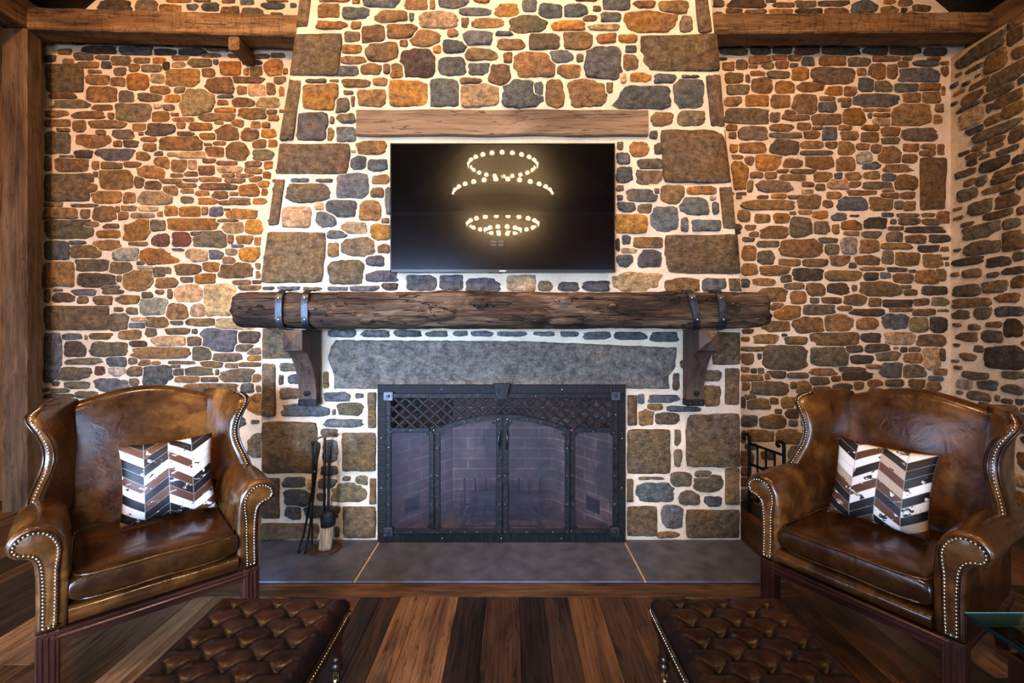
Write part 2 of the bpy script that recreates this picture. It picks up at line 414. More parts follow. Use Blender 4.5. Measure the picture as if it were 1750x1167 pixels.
S_RIGHT_C = """60 0 120 40 g,130 0 340 45 d,345 0 400 15 s,60 65 110 105 s,130 45 220 75 b,230 55 350 78 b,145 70 258 112 o,275 92 360 108 b,365 50 490 90 o,385 15 515 42 b,500 5 620 42 g,630 5 805 35 g,505 47 655 78 d,595 82 640 105 s,660 45 792 105 b,810 0 955 75 s,845 85 945 105 b,970 35 1068 82 b,1065 0 1145 35 b,1115 60 1170 105 b,1140 28 1240 65 b,995 70 1110 105 b,1180 75 1305 102 d,985 0 1050 25 b,1080 45 1110 68 d
90 255 250 300 d,260 250 375 300 d,380 250 490 295 d,495 250 640 300 d,650 250 860 300 d,870 255 1010 300 d,1015 255 1190 300 d,1200 260 1330 305 d,250 308 375 350 b,380 300 460 328 o,465 300 540 332 b,540 310 610 360 s,635 303 783 358 B,790 315 915 362 g,920 305 1080 335 b,1085 310 1140 330 b,1145 330 1285 362 s,1060 330 1120 368 b,1220 310 1290 328 b,1290 335 1340 355 b,110 340 175 385 B,182 325 250 380 b,252 355 300 372 b,320 340 390 375 b,398 330 470 375 b,475 345 520 370 b
260 387 340 412 o,350 387 478 428 g,485 362 582 440 o,590 367 832 458 g,842 370 893 412 b,905 345 1000 432 b,900 380 925 410 s,1003 350 1068 430 b,1050 370 1290 447 s,1297 362 1338 415 b,122 395 222 457 b,235 405 260 450 g,265 420 382 513 b,130 457 260 515 g,395 442 503 510 o,512 447 662 500 b,670 470 765 520 o,768 472 838 525 b,848 423 935 500 S,930 440 1035 500 g,1043 455 1170 503 S,1180 453 1297 495 B,1300 470 1322 520 b
118 525 215 578 b,235 515 362 578 O,370 515 480 588 b,482 512 627 628 b,635 525 720 553 b,628 547 730 612 s,735 532 810 555 o,815 510 1075 583 s,1090 502 1190 560 b,1195 495 1295 563 B,755 555 810 585 s,125 588 365 675 G,367 612 422 665 b,445 598 520 625 b,430 622 585 658 b,592 620 760 680 b,762 588 888 685 o,865 590 935 607 o,940 590 1025 607 o,930 617 1020 640 o,928 640 1022 685 t,900 615 920 645 s,1020 563 1240 685 B,1265 565 1310 612 b,1255 625 1303 675 b
130 675 190 712 b,195 687 357 763 g,365 675 498 718 b,515 668 592 712 b,595 690 655 705 b,360 722 545 752 g,550 708 637 755 b,652 690 733 765 S,740 680 810 710 b,865 680 962 712 o,750 712 850 765 b,862 718 962 775 b,970 690 1075 743 b,1078 697 1280 768 g,972 747 1070 782 g,145 718 185 755 b
150 785 195 830 o,200 775 348 835 b,365 757 522 845 g,530 767 660 810 b,668 770 733 808 b,738 767 828 845 b,835 780 908 815 b,915 785 980 837 b,955 795 1085 890 b,1090 782 1180 825 b,1185 783 1270 812 b,1277 783 1315 842 b,1178 815 1265 850 b,530 820 715 845 g,835 825 925 893 w,1080 838 1170 888 b
160 842 222 865 b,160 875 250 1030 o,230 850 283 900 b,287 838 427 930 o,437 860 545 912 b,558 850 712 922 o,728 852 832 930 B,870 880 970 922 s,982 893 1170 937 b,1180 855 1325 1145 K,260 935 330 970 b,340 933 405 975 b,400 920 470 940 b,477 920 620 945 b,420 947 568 985 b,605 935 705 990 b,718 938 760 980 s,775 937 868 985 b,875 930 968 975 b,975 940 1057 985 s,1045 948 1173 1033 b,243 980 275 1045 b,295 980 540 1045 g,540 988 610 1015 b,615 1000 668 1037 b,680 970 800 1030 t,797 983 865 1020 b,870 988 1037 1030 g,978 1023 1040 1045 b,540 1030 605 1060 t,185 1045 240 1060 b,185 1062 215 1080 b,298 1062 360 1080 b,375 1053 460 1080 o,462 1062 540 1082 b,675 1043 758 1082 b,780 1035 945 1063 b,970 1050 1070 1080 b,1068 1042 1160 1083 b
215 1088 510 1142 b,515 1052 642 1140 b,655 1088 712 1130 b,735 1070 900 1145 s,908 1070 1040 1145 b,1042 1093 1097 1140 g,1085 1093 1160 1145 b"""
S_RIGHT_D = """65 90 135 155 b,155 113 240 162 b,257 108 347 163 o,343 100 380 118 b,393 90 465 115 b,467 95 552 140 o,570 108 653 150 s,670 118 720 128 d,343 130 468 240 g,475 152 560 222 g,573 170 613 222 b,623 147 738 200 o,740 132 875 192 d,840 105 905 130 s,887 140 918 168 g,920 110 1040 130 b,930 135 1052 172 b,1055 108 1125 130 b,1055 138 1155 175 b,1137 97 1207 165 b,105 172 163 200 b,178 178 342 248 b,125 208 183 238 b,873 180 962 202 b,965 180 1185 215 d,635 207 720 230 b,725 205 838 248 g,865 205 955 263 g,968 225 1082 272 b,1095 225 1210 268 d,497 240 605 270 g,90 238 155 262 b,163 258 290 292 g,290 248 527 347 b,620 237 708 330 w,723 248 828 325 b,533 275 612 333 g,833 270 1003 303 b,1035 282 1150 320 d,1155 290 1205 315 b,88 283 165 365 b,170 310 267 388 g,285 355 405 395 b,412 355 553 397 b,560 335 670 393 b,698 335 833 387 b,842 310 908 385 g,913 320 1050 395 B,1058 330 1170 405 b,1150 345 1200 358 b,1183 372 1203 393 g,663 375 705 403 g,725 398 860 417 b,868 400 980 425 d,985 413 1025 430 s
85 380 175 445 b,183 390 345 445 b,297 440 357 483 g,143 460 268 500 b,360 405 525 473 d,530 417 732 475 b,745 428 825 475 d,833 428 893 460 s,900 432 1012 487 b,1020 415 1153 490 b,1130 408 1188 473 b,85 462 130 508 s,312 483 428 520 g,432 485 540 555 b,545 485 668 548 d,680 495 708 530 b,718 475 945 558 b,925 498 1000 515 b,960 518 1030 552 b,1055 502 1195 550 d,170 510 330 587 b,348 527 438 598 b,455 565 503 595 g,515 562 628 597 b,632 543 760 605 b,770 565 840 613 b,845 575 1003 615 D,1013 567 1098 607 b,1110 562 1203 608 g,240 590 315 633 b,262 607 408 685 o,417 602 590 657 G,600 607 683 635 b,668 625 860 663 d,880 620 1010 640 b,1007 625 1130 662 b,1140 627 1205 640 g
190 690 348 747 b,355 668 540 753 b,520 650 690 745 b,700 670 825 735 b,835 650 995 735 s,985 668 1095 750 t,1098 665 1198 755 d,90 732 150 757 d,130 762 287 812 b,303 758 330 772 d,318 773 443 818 b,452 752 718 823 B,727 755 837 807 d,857 750 1028 817 t,1028 762 1187 828 b,83 775 130 800 b,80 828 225 852 b,645 820 740 860 d,750 813 888 862 d,905 830 930 842 b,940 830 980 858 d,985 830 1050 855 b,195 818 442 955 g,453 830 660 932 G,672 873 798 923 d,808 850 943 905 g,957 862 1075 918 b,1058 830 1158 950 t,1153 838 1180 905 d,80 863 153 925 b,172 865 195 897 d,80 938 130 967 b,135 945 170 972 d,173 942 207 975 g,220 958 327 998 d,328 968 450 998 g,450 945 600 985 b,610 937 755 963 g,757 922 843 947 b,628 960 795 1010 d,830 913 963 997 s,943 925 1083 995 g,1118 945 1192 985 b,1090 985 1173 1015 s,80 980 205 1015 b,210 970 245 1005 b,450 992 560 1035 g,570 985 620 1015 r,860 1003 965 1045 g,765 1005 848 1045 r,692 1015 745 1060 b,575 1027 685 1060 g,985 1003 1083 1055 b,1070 1018 1163 1070 b,470 1043 563 1075 b,125 1015 343 1093 g,347 1018 390 1055 g,382 1010 463 1090 b,90 1020 135 1065 b,100 1085 165 1115 b,83 1095 108 1160 b,115 1107 245 1167 b,235 1103 285 1140 b,298 1097 375 1160 b,770 1050 850 1072 g,880 1048 940 1068 g"""
S_RIGHT_E = """855 190 895 222 g,910 190 990 245 d,770 218 922 300 b,930 252 985 288 g,665 225 760 290 g,690 305 855 370 b,860 305 1010 385 b,665 310 700 380 b,690 380 760 415 g,660 420 740 510 b,930 395 1010 480 g,665 515 715 560 b,660 570 740 620 b,665 635 755 700 g,780 420 860 470 g,760 560 860 640 b"""
# side wall: centre x, centre y, width, height
S_SIDE_M = """365 340 330 100 g,600 235 110 110 b,610 130 110 60 b,475 405 150 130 b,630 350 90 80 b,550 500 290 110 g,330 455 120 30 g,255 555 190 130 b,370 555 140 40 b,650 530 60 50 s,490 615 200 60 g,315 650 150 70 b,160 630 50 60 g,195 670 90 60 g,180 735 90 60 b,290 710 160 30 g,555 660 200 80 b,585 730 150 90 b,315 780 170 120 t,430 720 40 60 g,165 830 110 80 g,455 795 120 60 b,335 865 120 45 s,475 870 320 70 g,190 905 130 60 b,610 890 110 110 b,480 930 120 45 b,220 975 150 80 b,355 980 90 40 b,470 975 110 30 g,550 1000 150 40 g,265 1018 70 25 d,335 1030 120 35 b,400 1040 70 25 b,205 1065 90 50 b,315 1080 70 45 d,465 1090 200 80 d,630 1055 90 50 d,215 1130 110 40 b,275 1150 140 45 b,560 1140 200 50 b"""
S_SIDE_N = """175 15 130 30 b,225 35 55 35 b,155 60 70 40 b,285 28 60 50 g,390 18 120 35 b,370 65 165 35 b,415 82 70 18 d,480 30 40 70 d,215 95 100 60 g,135 125 20 40 d,190 150 150 40 b,280 160 130 70 g,405 130 140 65 b,365 195 150 40 b,175 215 85 45 b,215 243 65 20 b,430 240 95 50 g,285 275 195 70 g,150 272 50 30 d,480 175 40 40 b,165 360 65 85 g,290 360 190 70 g,445 325 120 100 b,215 428 155 38 d,370 430 120 50 d,470 400 60 50 g,215 500 195 80 B,345 495 60 25 g,440 475 120 35 d,465 530 70 60 b,210 575 140 60 g,350 555 130 60 g,235 635 190 45 b,410 610 130 45 b,180 693 90 45 g,290 687 90 60 g,420 678 145 50 s,210 748 180 40 d,350 743 80 28 b,210 805 110 45 g,335 803 110 60 g,440 760 100 90 d,130 815 25 40 d,195 900 175 110 d,270 865 50 35 g,400 910 200 120 d,150 988 50 35 s,255 1000 130 40 g,440 995 115 40 g,200 1042 80 45 w,315 1043 100 50 s,440 1065 110 45 g,145 1085 90 50 g,270 1100 120 45 g,410 1125 60 25 g,365 1110 25 30 g,475 1130 40 30 s,300 1140 60 20 g"""
S_CH_F = """290 -220 425 185 Q,235 222 598 508 Q,175 520 335 940 Q,135 955 655 1160 Q
440 20 585 118 B,430 145 640 197 o,660 145 730 195 b,440 -60 655 18 b,670 -20 720 28 o,600 50 783 130 s,740 -60 990 52 s,815 68 1037 152 b,1048 85 1080 145 s,1012 -20 1172 68 b,1185 0 1220 65 b,1237 -70 1445 58 s,1475 -60 1590 22 o,1110 75 1370 195 t,1380 50 1595 105 s,1395 118 1445 185 b,1462 122 1680 190 b,1615 25 1775 115 o,615 210 728 280 g,725 168 890 295 b,895 160 1115 260 b,1050 195 1260 313 b,1300 192 1375 250 b,1395 205 1600 303 s,1620 212 1740 240 s,985 265 1040 313 b,595 297 735 358 o,585 375 770 428 b,750 275 975 412 b,1205 300 1262 358 o,1268 268 1430 355 s,1630 258 1818 335 b,555 440 710 507 S,725 420 868 498 b,875 428 928 495 b,918 422 1018 522 o,985 330 1222 520 d,1240 378 1428 508 s,1417 322 1637 403 b,1675 348 1735 420 b,1440 420 1593 500 s,1570 428 1725 572 b
360 530 500 552 g,520 530 580 545 b,597 527 790 582 b,805 517 905 572 b,1378 520 1530 562 b,340 562 578 732 O,612 603 678 630 b,555 650 650 757 g,663 640 685 710 b,705 595 895 710 b,912 533 1170 708 O,1187 523 1385 710 S,1380 550 1645 715 t
303 748 515 937 S,520 775 550 825 g,567 752 693 822 g,500 845 550 937 b,565 843 697 943 S,697 935 895 1030 b,663 1000 695 1015 t,655 1035 768 1133 s,762 1058 908 1140 s"""
S_CH_G = """1290 -220 1425 225 Q,945 232 1485 478 Q,1383 497 1520 845 Q
165 0 262 80 S,272 25 440 125 s,435 28 608 117 s,635 38 690 80 b,700 -60 885 70 S,900 5 1050 55 b,1072 3 1272 95 b,510 -40 680 12 b,80 -70 240 -12 g,270 -80 480 -5 b,920 -80 1080 -10 s,1100 -90 1270 -12 o,75 100 325 222 g,360 142 582 205 o,565 100 662 143 b,605 165 810 205 t,687 82 822 147 S,845 70 1195 218 o,1210 103 1298 220 g,208 222 413 333 G,440 212 632 333 B,660 222 790 292 o,803 228 933 287 o,100 350 385 518 b,340 333 505 422 s,525 357 573 415 g,395 428 558 525 b,580 303 832 535 s,850 303 925 352 s,833 360 938 468 b,30 530 303 720 s,230 543 305 640 s,320 525 447 718 b,467 525 733 713 b,722 547 770 622 b,748 572 1150 728 S,820 488 858 557 t,880 482 1023 547 o,1042 495 1193 555 s,1225 503 1340 520 g,1170 525 1372 722 S,1018 745 1168 840 b,1197 735 1385 840 g,1010 870 1065 925 s"""
S_CH_O = """80 315 240 650 Q,65 690 525 1060 Q
280 312 410 342 s,460 318 580 340 g,245 345 555 485 g,605 275 835 455 S,857 285 985 355 b,845 378 950 450 b,950 375 1000 570 s,450 480 512 540 t,530 465 748 590 s,765 470 922 615 b,215 512 425 663 T,455 550 602 662 s,635 620 823 708 t,925 593 980 635 b,843 635 1000 755 o,530 682 683 743 s,635 730 882 865 g,540 770 622 875 b,897 780 985 845 b,815 860 947 940 s,545 893 800 1068 g,805 968 1040 1050 s,925 1055 1042 1110 d,695 1078 910 1115 s,540 1085 690 1110 s,365 1088 500 1108 g,185 1083 345 1105 s,80 1083 165 1108 g"""
S_CH_P = """375 -40 890 350 Q,785 370 930 675 Q,400 710 945 995 Q
145 50 285 160 b,325 58 382 142 g,60 50 105 110 g,55 128 157 213 s,205 168 393 250 g,55 230 172 347 s,195 250 400 358 g,52 362 108 405 b,320 383 362 425 g,125 388 352 480 s,365 358 543 495 b,555 368 773 428 o,60 430 102 470 s,60 480 190 555 s,207 493 310 563 g,300 510 500 690 s,505 445 717 573 s,720 438 765 470 w,735 480 785 570 s,515 590 568 693 s,593 607 803 688 S,50 565 277 705 O,95 713 160 782 s,170 730 388 808 B,88 808 205 845 t,55 853 175 945 s,205 818 377 948 s,50 740 80 830 d,30 975 385 1120 t,398 1020 650 1118 b,663 1022 838 1117 s,850 1020 947 1118 Q"""
S_CH_H = """1130 0 1325 100 S,1345 0 1495 97 S,1513 20 1730 105 s,635 345 815 395 s,845 350 1030 395 s,1055 350 1235 393 s,1255 355 1398 393 s,1432 355 1525 390 s,1545 355 1690 390 s,605 615 640 720 b,212 335 430 535 Q,215 560 305 905 Q,328 560 445 613 g,320 635 352 697 g,380 632 460 693 s,325 718 462 790 g,340 820 648 900 s,610 745 780 805 s,808 752 862 785 s,663 852 685 890 s,693 810 860 895 g"""
S_CH_I = """60 0 245 105 T,258 38 355 103 g,385 45 517 105 s,543 38 715 105 s,0 360 190 390 s,230 360 365 388 s,400 360 515 392 s,545 360 722 410 s,735 362 950 412 s,973 362 1150 425 s,1115 625 1158 735 g,1445 590 1540 830 Q,1310 605 1425 675 g,1300 700 1420 835 b,1365 360 1548 575 Q"""
S_CH_J = """610 95 660 300 Q,370 245 587 293 s,350 298 447 345 g,20 258 335 550 Q,20 570 125 800 Q,135 567 268 628 s,275 583 310 640 t,145 635 292 735 s,152 723 240 805 s,20 820 345 915 Q,335 575 445 630 s,470 562 517 588 s,543 560 612 615 g,410 597 605 705 g,360 360 445 485 s,350 505 445 560 s,330 655 380 700 g,258 725 455 795 s,425 840 455 900 s,465 318 660 538 Q,620 572 660 720 Q,470 727 660 910 Q"""
S_CH_K = """38 110 95 285 Q,95 108 133 163 s,155 113 327 157 s,147 160 235 200 b,100 190 185 283 b,190 208 330 278 g,255 175 445 205 s,35 300 280 553 Q,300 305 337 395 g,297 412 343 512 g,360 212 665 515 Q,100 567 243 580 g,90 598 300 705 s,275 540 398 622 g,412 532 505 578 g,403 553 568 650 g,323 643 442 725 g,463 673 560 732 s,578 515 663 725 Q,35 575 73 710 Q,35 725 208 897 Q,228 720 348 853 s,200 870 327 905 b,360 745 663 908 Q"""

PAL = dict(o=(.33, .145, .020), b=(.225, .116, .035), t=(.41, .265, .125), g=(.155, .108, .054), s=(.100, .097, .092), d=(.075, .043, .020),
           r=(.19, .062, .026), q=(.150, .089, .035), w=(.44, .35, .25), k=(.185, .088, .026))


def parse(txt, ox, oy, sc, centred=False):
    out = []
    for tok in txt.replace('\n', ',').split(','):
        p = tok.split()
        a, b, c, d = [float(x) for x in p[:4]]
        if centred:
            a, b, c, d = a - c / 2, b - d / 2, a + c / 2, b + d / 2
        out.append((ox + a / sc, oy + b / sc, ox + c / sc, oy + d / sc, p[4]))
    return out


class Masonry:
    """Stones of one wall face in wall coordinates (u across, z up); P(u, z, h) gives the world point, h metres proud of the mortar."""
    def __init__(s, P, seed=1):
        s.P, s.st, s.r = P, [], random.Random(seed)

    def put(s, u, z, a, b, c, shear=0.):
        n = 18. if c in 'QK' else 9. if c.isupper() else s.r.uniform(3.2, 6.)
        s.st.append([u, z, abs(a), abs(b), n, c.lower(), c.isupper(), shear])

    def pixels(s, lst, fn):
        for x0, y0, x1, y1, c in lst:
            u, z, a, b = fn(x0, y0, x1, y1)
            k = 0 if c in 'QK' else .004
            s.put(u, z, a + k, b + k, c)

    def arr(s):
        A = np.array([t[:5] + [t[7]] for t in s.st], dtype=float)
        return A

    def metric(s, A, pu, pz):
        du = np.abs(pu - A[:, 0] - A[:, 5] * (pz - A[:, 1])) / A[:, 2]
        dz = np.abs(pz - A[:, 1]) / A[:, 3]
        return (du ** A[:, 4] + dz ** A[:, 4]) ** (1 / A[:, 4])

    def fill(s, u0, u1, z0, z1, ok, sizes, tries=900, gap=.009, cols='bbbgggosdt'):
        A = s.arr() if s.st else np.zeros((0, 6))
        for (a, b) in sizes:
            for _ in range(tries):
                aa, bb = a * s.r.uniform(.8, 1.25), b * s.r.uniform(.8, 1.2)
                u, z = s.r.uniform(u0 + aa, u1 - aa), s.r.uniform(z0 + bb, z1 - bb)
                if not ok(u, z, aa, bb):
                    continue
                if len(A):
                    near = A[(np.abs(A[:, 0] - u) < A[:, 2] + aa + .05) & (np.abs(A[:, 1] - z) < A[:, 3] + bb + .05)]
                    bad = False
                    for k in range(12):
                        t = k * PI / 6
                        if len(near) and s.metric(near, u + (aa + gap) * math.cos(t), z + (bb + gap) * math.sin(t)).min() < 1.04:
                            bad = True
                            break
                    if bad or (len(near) and ((np.abs(near[:, 0] - u) < aa) & (np.abs(near[:, 1] - z) < bb)).any()):
                        continue
                s.put(u, z, aa, bb, s.r.choice(cols))
                A = np.vstack([A, np.array([s.st[-1][:5] + [0.]])])

    def build(s, m, clamp=None, tone=1., gap=.002, proud=1.):
        A = s.arr()
        r = s.r
        for i, (u, z, a, b, n, c, sq, sh) in enumerate(s.st):
            NA = 24 if max(a, b) < .12 else 40
            big = c in 'qk'
            near = [j for j in np.nonzero((np.abs(A[:, 0] - u) < A[:, 2] + a + .03) & (np.abs(A[:, 1] - z) < A[:, 3] + b + .03))[0] if j != i]
            NB = A[near]
            cuts = []
            if not sq:
                for _ in range(r.choice([1, 2, 2, 3])):  # knocked-off corners
                    q = r.uniform(.05, PI / 2 - .05) + r.choice([0, 1, 2, 3]) * PI / 2
                    cuts.append((math.cos(q), math.sin(q), r.uniform(.90, 1.14)))
            else:
                for q in range(4):
                    if not big and r.random() < .45:
                        an = PI / 4 + q * PI / 2
                        cuts.append((math.cos(an), math.sin(an), r.uniform(1.12, 1.3)))
            ph = [r.uniform(0, 6.3) for _ in range(4)]
            amp = .010 if big else (.025 if sq else .04)
            loop = []
            for k in range(NA):
                t = 2 * PI * k / NA
                # square-ish distribution of directions
                ct, s_t = math.cos(t), math.sin(t)
                rad = 1 / (abs(ct) ** n + abs(s_t) ** n) ** (1 / n)
                for cx, cy, d in cuts:
                    q = ct * cx + s_t * cy
                    if q > 1e-3:
                        rad = min(rad, d / q)
                rad *= 1 + amp * (math.sin(3 * t + ph[0]) + .8 * math.sin(5 * t + ph[1]) + .6 * math.sin(9 * t + ph[2]) + .5 * math.sin(14 * t + ph[3]))
                if len(NB) and not big:
                    lo, q0 = rad, 1 / (abs(ct) ** n + abs(s_t) ** n) ** (1 / n)
                    for _ in range(14):
                        pu, pz = u + lo * a * ct + sh * lo * b * s_t, z + lo * b * s_t
                        if s.metric(NB, pu, pz).min() >= lo / q0 - (.06 if big else -.005) or lo < .3:
                            break
                        lo *= .96
                    rad = lo
                x, y = rad * a * ct, rad * b * s_t
                L = math.hypot(x, y)
                k2 = max(.3, (L - gap) / L)
                loop.append((x * k2 + sh * y * k2, y * k2))
            base = PAL[c]
            f = (r.uniform(.85, 1.1) if big else r.uniform(.68, 1.28)) * tone
            col = tuple(max(0, min(1, q * f * r.uniform(.93, 1.07))) for q in base)
            sr = (r.random(), r.random(), r.random())
            hh = (r.uniform(.004, .014) if not big else .012) * proud
            tx, ty = r.uniform(-.05, .05), r.uniform(-.06, .06)
            rows = []
            bw = min(.010, .2 * min(a, b))
            for (inset, h) in ((0., -.012), (0., .001), (bw * .35, hh * .65), (bw, hh), (None, hh * 1.25)):
                row = []
                for (x, y) in loop:
                    L = math.hypot(x, y)
                    kk = .5 if inset is None else max(.2, (L - inset) / L)
                    X, Y = x * kk, y * kk
                    hz = h + (tx * X + ty * Y if h > .0015 else 0)
                    if h > .0015:
                        hz += .004 * proud * mnoise.noise(Vector(((u + X) * 14, (z + Y) * 14, i * 1.7)))
                    uu, zz = u + X, z + Y
                    if clamp:
                        uu, zz = clamp(uu, zz)
                    row.append(s.P(uu, zz, hz))
                rows.append(row)
            m.grid(rows, closeu=True, mi=1, cap1=True, scol=col, srnd=sr)


YW, XR = .73, 3.70          # back wall plane, right side wall plane


def back_px(x0, y0, x1, y1):
    a, b = W(x0, y0, YW), W(x1, y1, YW)
    return (a.x + b.x) / 2, (a.z + b.z) / 2, (b.x - a.x) / 2, (a.z - b.z) / 2


def face_px(x0, y0, x1, y1):
    a, b = W(x0, y0), W(x1, y1)
    return (a.x + b.x) / 2, (a.z + b.z) / 2, (b.x - a.x) / 2, (a.z - b.z) / 2


def side_px(x0, y0, x1, y1):
    d0, d1 = XR * F / (x0 - CX), XR * F / (x1 - CX)
    xm, ym = (x0 + x1) / 2, (y0 + y1) / 2
    dm = XR * F / (xm - CX)
    return dm - D0, CH + (HY - ym) * dm / F, abs(d0 - d1) / 2, (y1 - y0) / 2 * dm / F


def roofz(x):
    return 4.12 + (3.66 - abs(x - .03)) * .86


# ---- back wall
mz = Masonry(lambda u, z, h: (u, YW - h, z), 3)
for txt, ox, oy, sc in ((S_LEFT_A, 0, 0, 3.335), (S_LEFT_B, 0, 320, 3.2417), (S_RIGHT_C, 1200, 0, 3.18), (S_RIGHT_D, 1240, 330, 3.155), (S_RIGHT_E, 1060, 640, 3.241)):
    mz.pixels(parse(txt, ox, oy, sc), back_px)
hid = lambda u, z, a, b: not (-1.62 < u < 1.45) and z + b < roofz(u) - .03 and -4.0 < u - a and u + a < XR - .01
SZ = [(.17, .09), (.13, .05), (.10, .045), (.09, .03), (.065, .03), (.06, .018), (.04, .02), (.03, .016)]
mz.fill(-4.0, XR, 0., 4.7, hid, SZ, 1500)
wall = M()
pts = [(-4.03, 0), (XR + .4, 0), (XR + .4, 4.12), (3.69, 4.12), (.03, roofz(.03)), (-3.63, 4.12), (-4.03, 4.12)]
wall.add([(x, YW, z) for x, z in pts], [(0, 1, 2, 3, 4, 5, 6)], 0)
mz.build(wall)
tag(obj('wall_back', wall, [MORTAR, STONE], recalc=False), kind='structure')

# ---- right side wall (tops out under the plate beam)
ms = Masonry(lambda u, z, h: (XR - h, u, z), 5)
ms.pixels(parse(S_SIDE_M, 1580, 0, 3.888, True), side_px)
ms.pixels(parse(S_SIDE_N, 1580, 300, 2.918, True), side_px)
ms.st = [t for t in ms.st if t[0] + t[2] < YW - .005]
ZT = 3.735
ms.st = [t for t in ms.st if t[1] + t[3] < ZT + .03]
for t in ms.st:
    if t[1] + t[3] > ZT: t[1] = ZT - t[3]
ms.fill(-1.6, YW, 0., ZT, lambda u, z, a, b: z + b < ZT, SZ, 1100)
sw = M()
sw.add([(XR, YW, 0), (XR, -9, 0), (XR, -9, ZT), (XR, YW, ZT), (XR + .5, -9, ZT), (XR + .5, YW, ZT)], [(0, 1, 2, 3), (3, 2, 4, 5)], 0)
ms.build(sw, clamp=lambda u, z: (min(u, YW - .01), min(z, ZT)))
tag(obj('wall_right', sw, [MORTAR, STONE], recalc=False), kind='structure')

# ---- chimney breast
fireplace = thing('stone_fireplace', 'tall tapering fieldstone chimney breast with wide slate lintel, brick firebox and bluestone hearth', 'fireplace', (-.08, 0, 0))
fireplace.location = (0, 0, 0)
Z_M = CH + (HY - 490) / 250.2                      # the taper starts at the mantel shelf
def edge_l(z): return -1.712 + max(0, z - Z_M) * .1383
def edge_r(z): return 1.562 - max(0, z - Z_M) * .1043
mc = Masonry(lambda u, z, h: (u, -h, z), 11)
for txt, ox, oy, sc in ((S_CH_F, 430, 0, 3.891), (S_CH_G, 850, 0, 3.891), (S_CH_O, 430, 230, 4.168), (S_CH_P, 1040, 230, 4.168), (S_CH_H, 390, 470, 3.723), (S_CH_I, 850, 470, 3.723), (S_CH_J, 440, 640, 3.241), (S_CH_K, 1060, 640, 3.241)):
    mc.pixels(parse(txt, ox, oy, sc), face_px)
for t in mc.st:
    if t[5] == 'q' and t[1] > Z_M:
        L = t[0] < 0
        t[7] = .1383 if L else -.1043
        if t[3] < t[2]: t[7] *= .5
        if t[3] > t[2]: t[2] -= .1383 * t[3] * .9 if L else .1043 * t[3] * .9
FX0, FX1, FZ = W(653, 0).x, W(1062, 0).x, W(0, 664).z       # firebox opening
LX0, LX1, LZ0, LZ1 = W(611, 0).x, W(1106, 0).x, W(0, 234).z, W(0, 190).z
lint = [W(574, 581), W(566, 592), W(560.5, 611), W(566, 626), W(571, 640), W(571, 664), W(1143, 664), W(1142, 643), W(1149, 634), W(1154, 626), W(1156, 594), W(1010, 588), W(900, 583), W(740, 582)]
lu0, lu1, lz0, lz1 = W(560, 0).x, W(1156, 0).x, W(0, 666).z, W(0, 582).z
def cok(u, z, a, b):
    if u - a < edge_l(z + b) + .01 or u + a > edge_r(z + b) - .01: return False
    if u + a > FX0 - .03 and u - a < FX1 + .03 and z - b < FZ + .02: return False
    if u + a > lu0 and u - a < lu1 and z + b > lz0 and z - b < lz1: return False
    if u + a > LX0 and u - a < LX1 and z + b > LZ0 - .03 and z - b < LZ1 + .01: return False
    return True
mc.fill(-1.72, 1.57, 0.02, 4.9, cok, [(.15, .09), (.11, .06), (.09, .035), (.06, .035), (.045, .02), (.03, .02)], 700, gap=.016)
mo, st = M(), M()
zt = 5.6
B = YW
def q4(a, b, c, d): mo.add([a, b, c, d], [(0, 1, 2, 3)], 0)
xl, xr = edge_l(0), edge_r(0)
for x0, x1, z0, z1 in ((xl, FX0, 0, FZ), (FX1, xr, 0, FZ), (xl, xr, FZ, Z_M)):
    q4((x0, 0, z0), (x1, 0, z0), (x1, 0, z1), (x0, 0, z1))
q4((xl, 0, Z_M), (xr, 0, Z_M), (edge_r(zt), 0, zt), (edge_l(zt), 0, zt))
q4((xl, B, 0), (xl, 0, 0), (xl, 0, Z_M), (xl, B, Z_M)); q4((xl, B, Z_M), (xl, 0, Z_M), (edge_l(zt), 0, zt), (edge_l(zt), B, zt))
q4((xr, 0, 0), (xr, B, 0), (xr, B, Z_M), (xr, 0, Z_M)); q4((xr, 0, Z_M), (xr, B, Z_M), (edge_r(zt), B, zt), (edge_r(zt), 0, zt))
q4((edge_l(zt), 0, zt), (edge_r(zt), 0, zt), (edge_r(zt), B, zt), (edge_l(zt), B, zt))
mc.build(mo, clamp=lambda u, z: (max(edge_l(z) - .004, min(edge_r(z) + .004, u)), max(.016, z)), gap=.0035)
for sx in (-1, 1):                                     # the chimney's flanks
    mk = Masonry((lambda u, z, h: (edge_l(z) - h, u, z)) if sx < 0 else (lambda u, z, h: (edge_r(z) + h, u, z)), 21 + sx)
    mk.fill(0.01, B, 0, 4.6, lambda u, z, a, b: True, [(.16, .10), (.12, .05), (.08, .04), (.06, .025), (.035, .02)], 350)
    mk.build(mo, gap=.004, clamp=lambda u, z: (max(.004, min(B, u)), max(.004, z)))
obj('chimney_breast', mo, [MORTAR, STONE], fireplace, recalc=False)
lt = M()
cen = Vector((sum(p.x for p in lint) / len(lint), 0, sum(p.z for p in lint) / len(lint)))
fine = []
for i in range(len(lint)):
    a, b = lint[i], lint[(i + 1) % len(lint)]
    k = max(1, int((b - a).length / .03))
    for j in range(k):
        p = a.lerp(b, j / k)
        fine.append(p + Vector((mnoise.noise(p * 30), 0, mnoise.noise(p * 30 + Vector((9, 0, 0))))) * .006)
rows = []
for ins, y in ((0, .012), (0, -.004), (.004, -.014), (.012, -.018)):
    rows.append([Vector((p.x + (ins if p.x < cen.x else -ins) * (abs(p.x - cen.x) > 1.0), y, p.z + (ins if p.z < cen.z else -ins))) for p in fine])
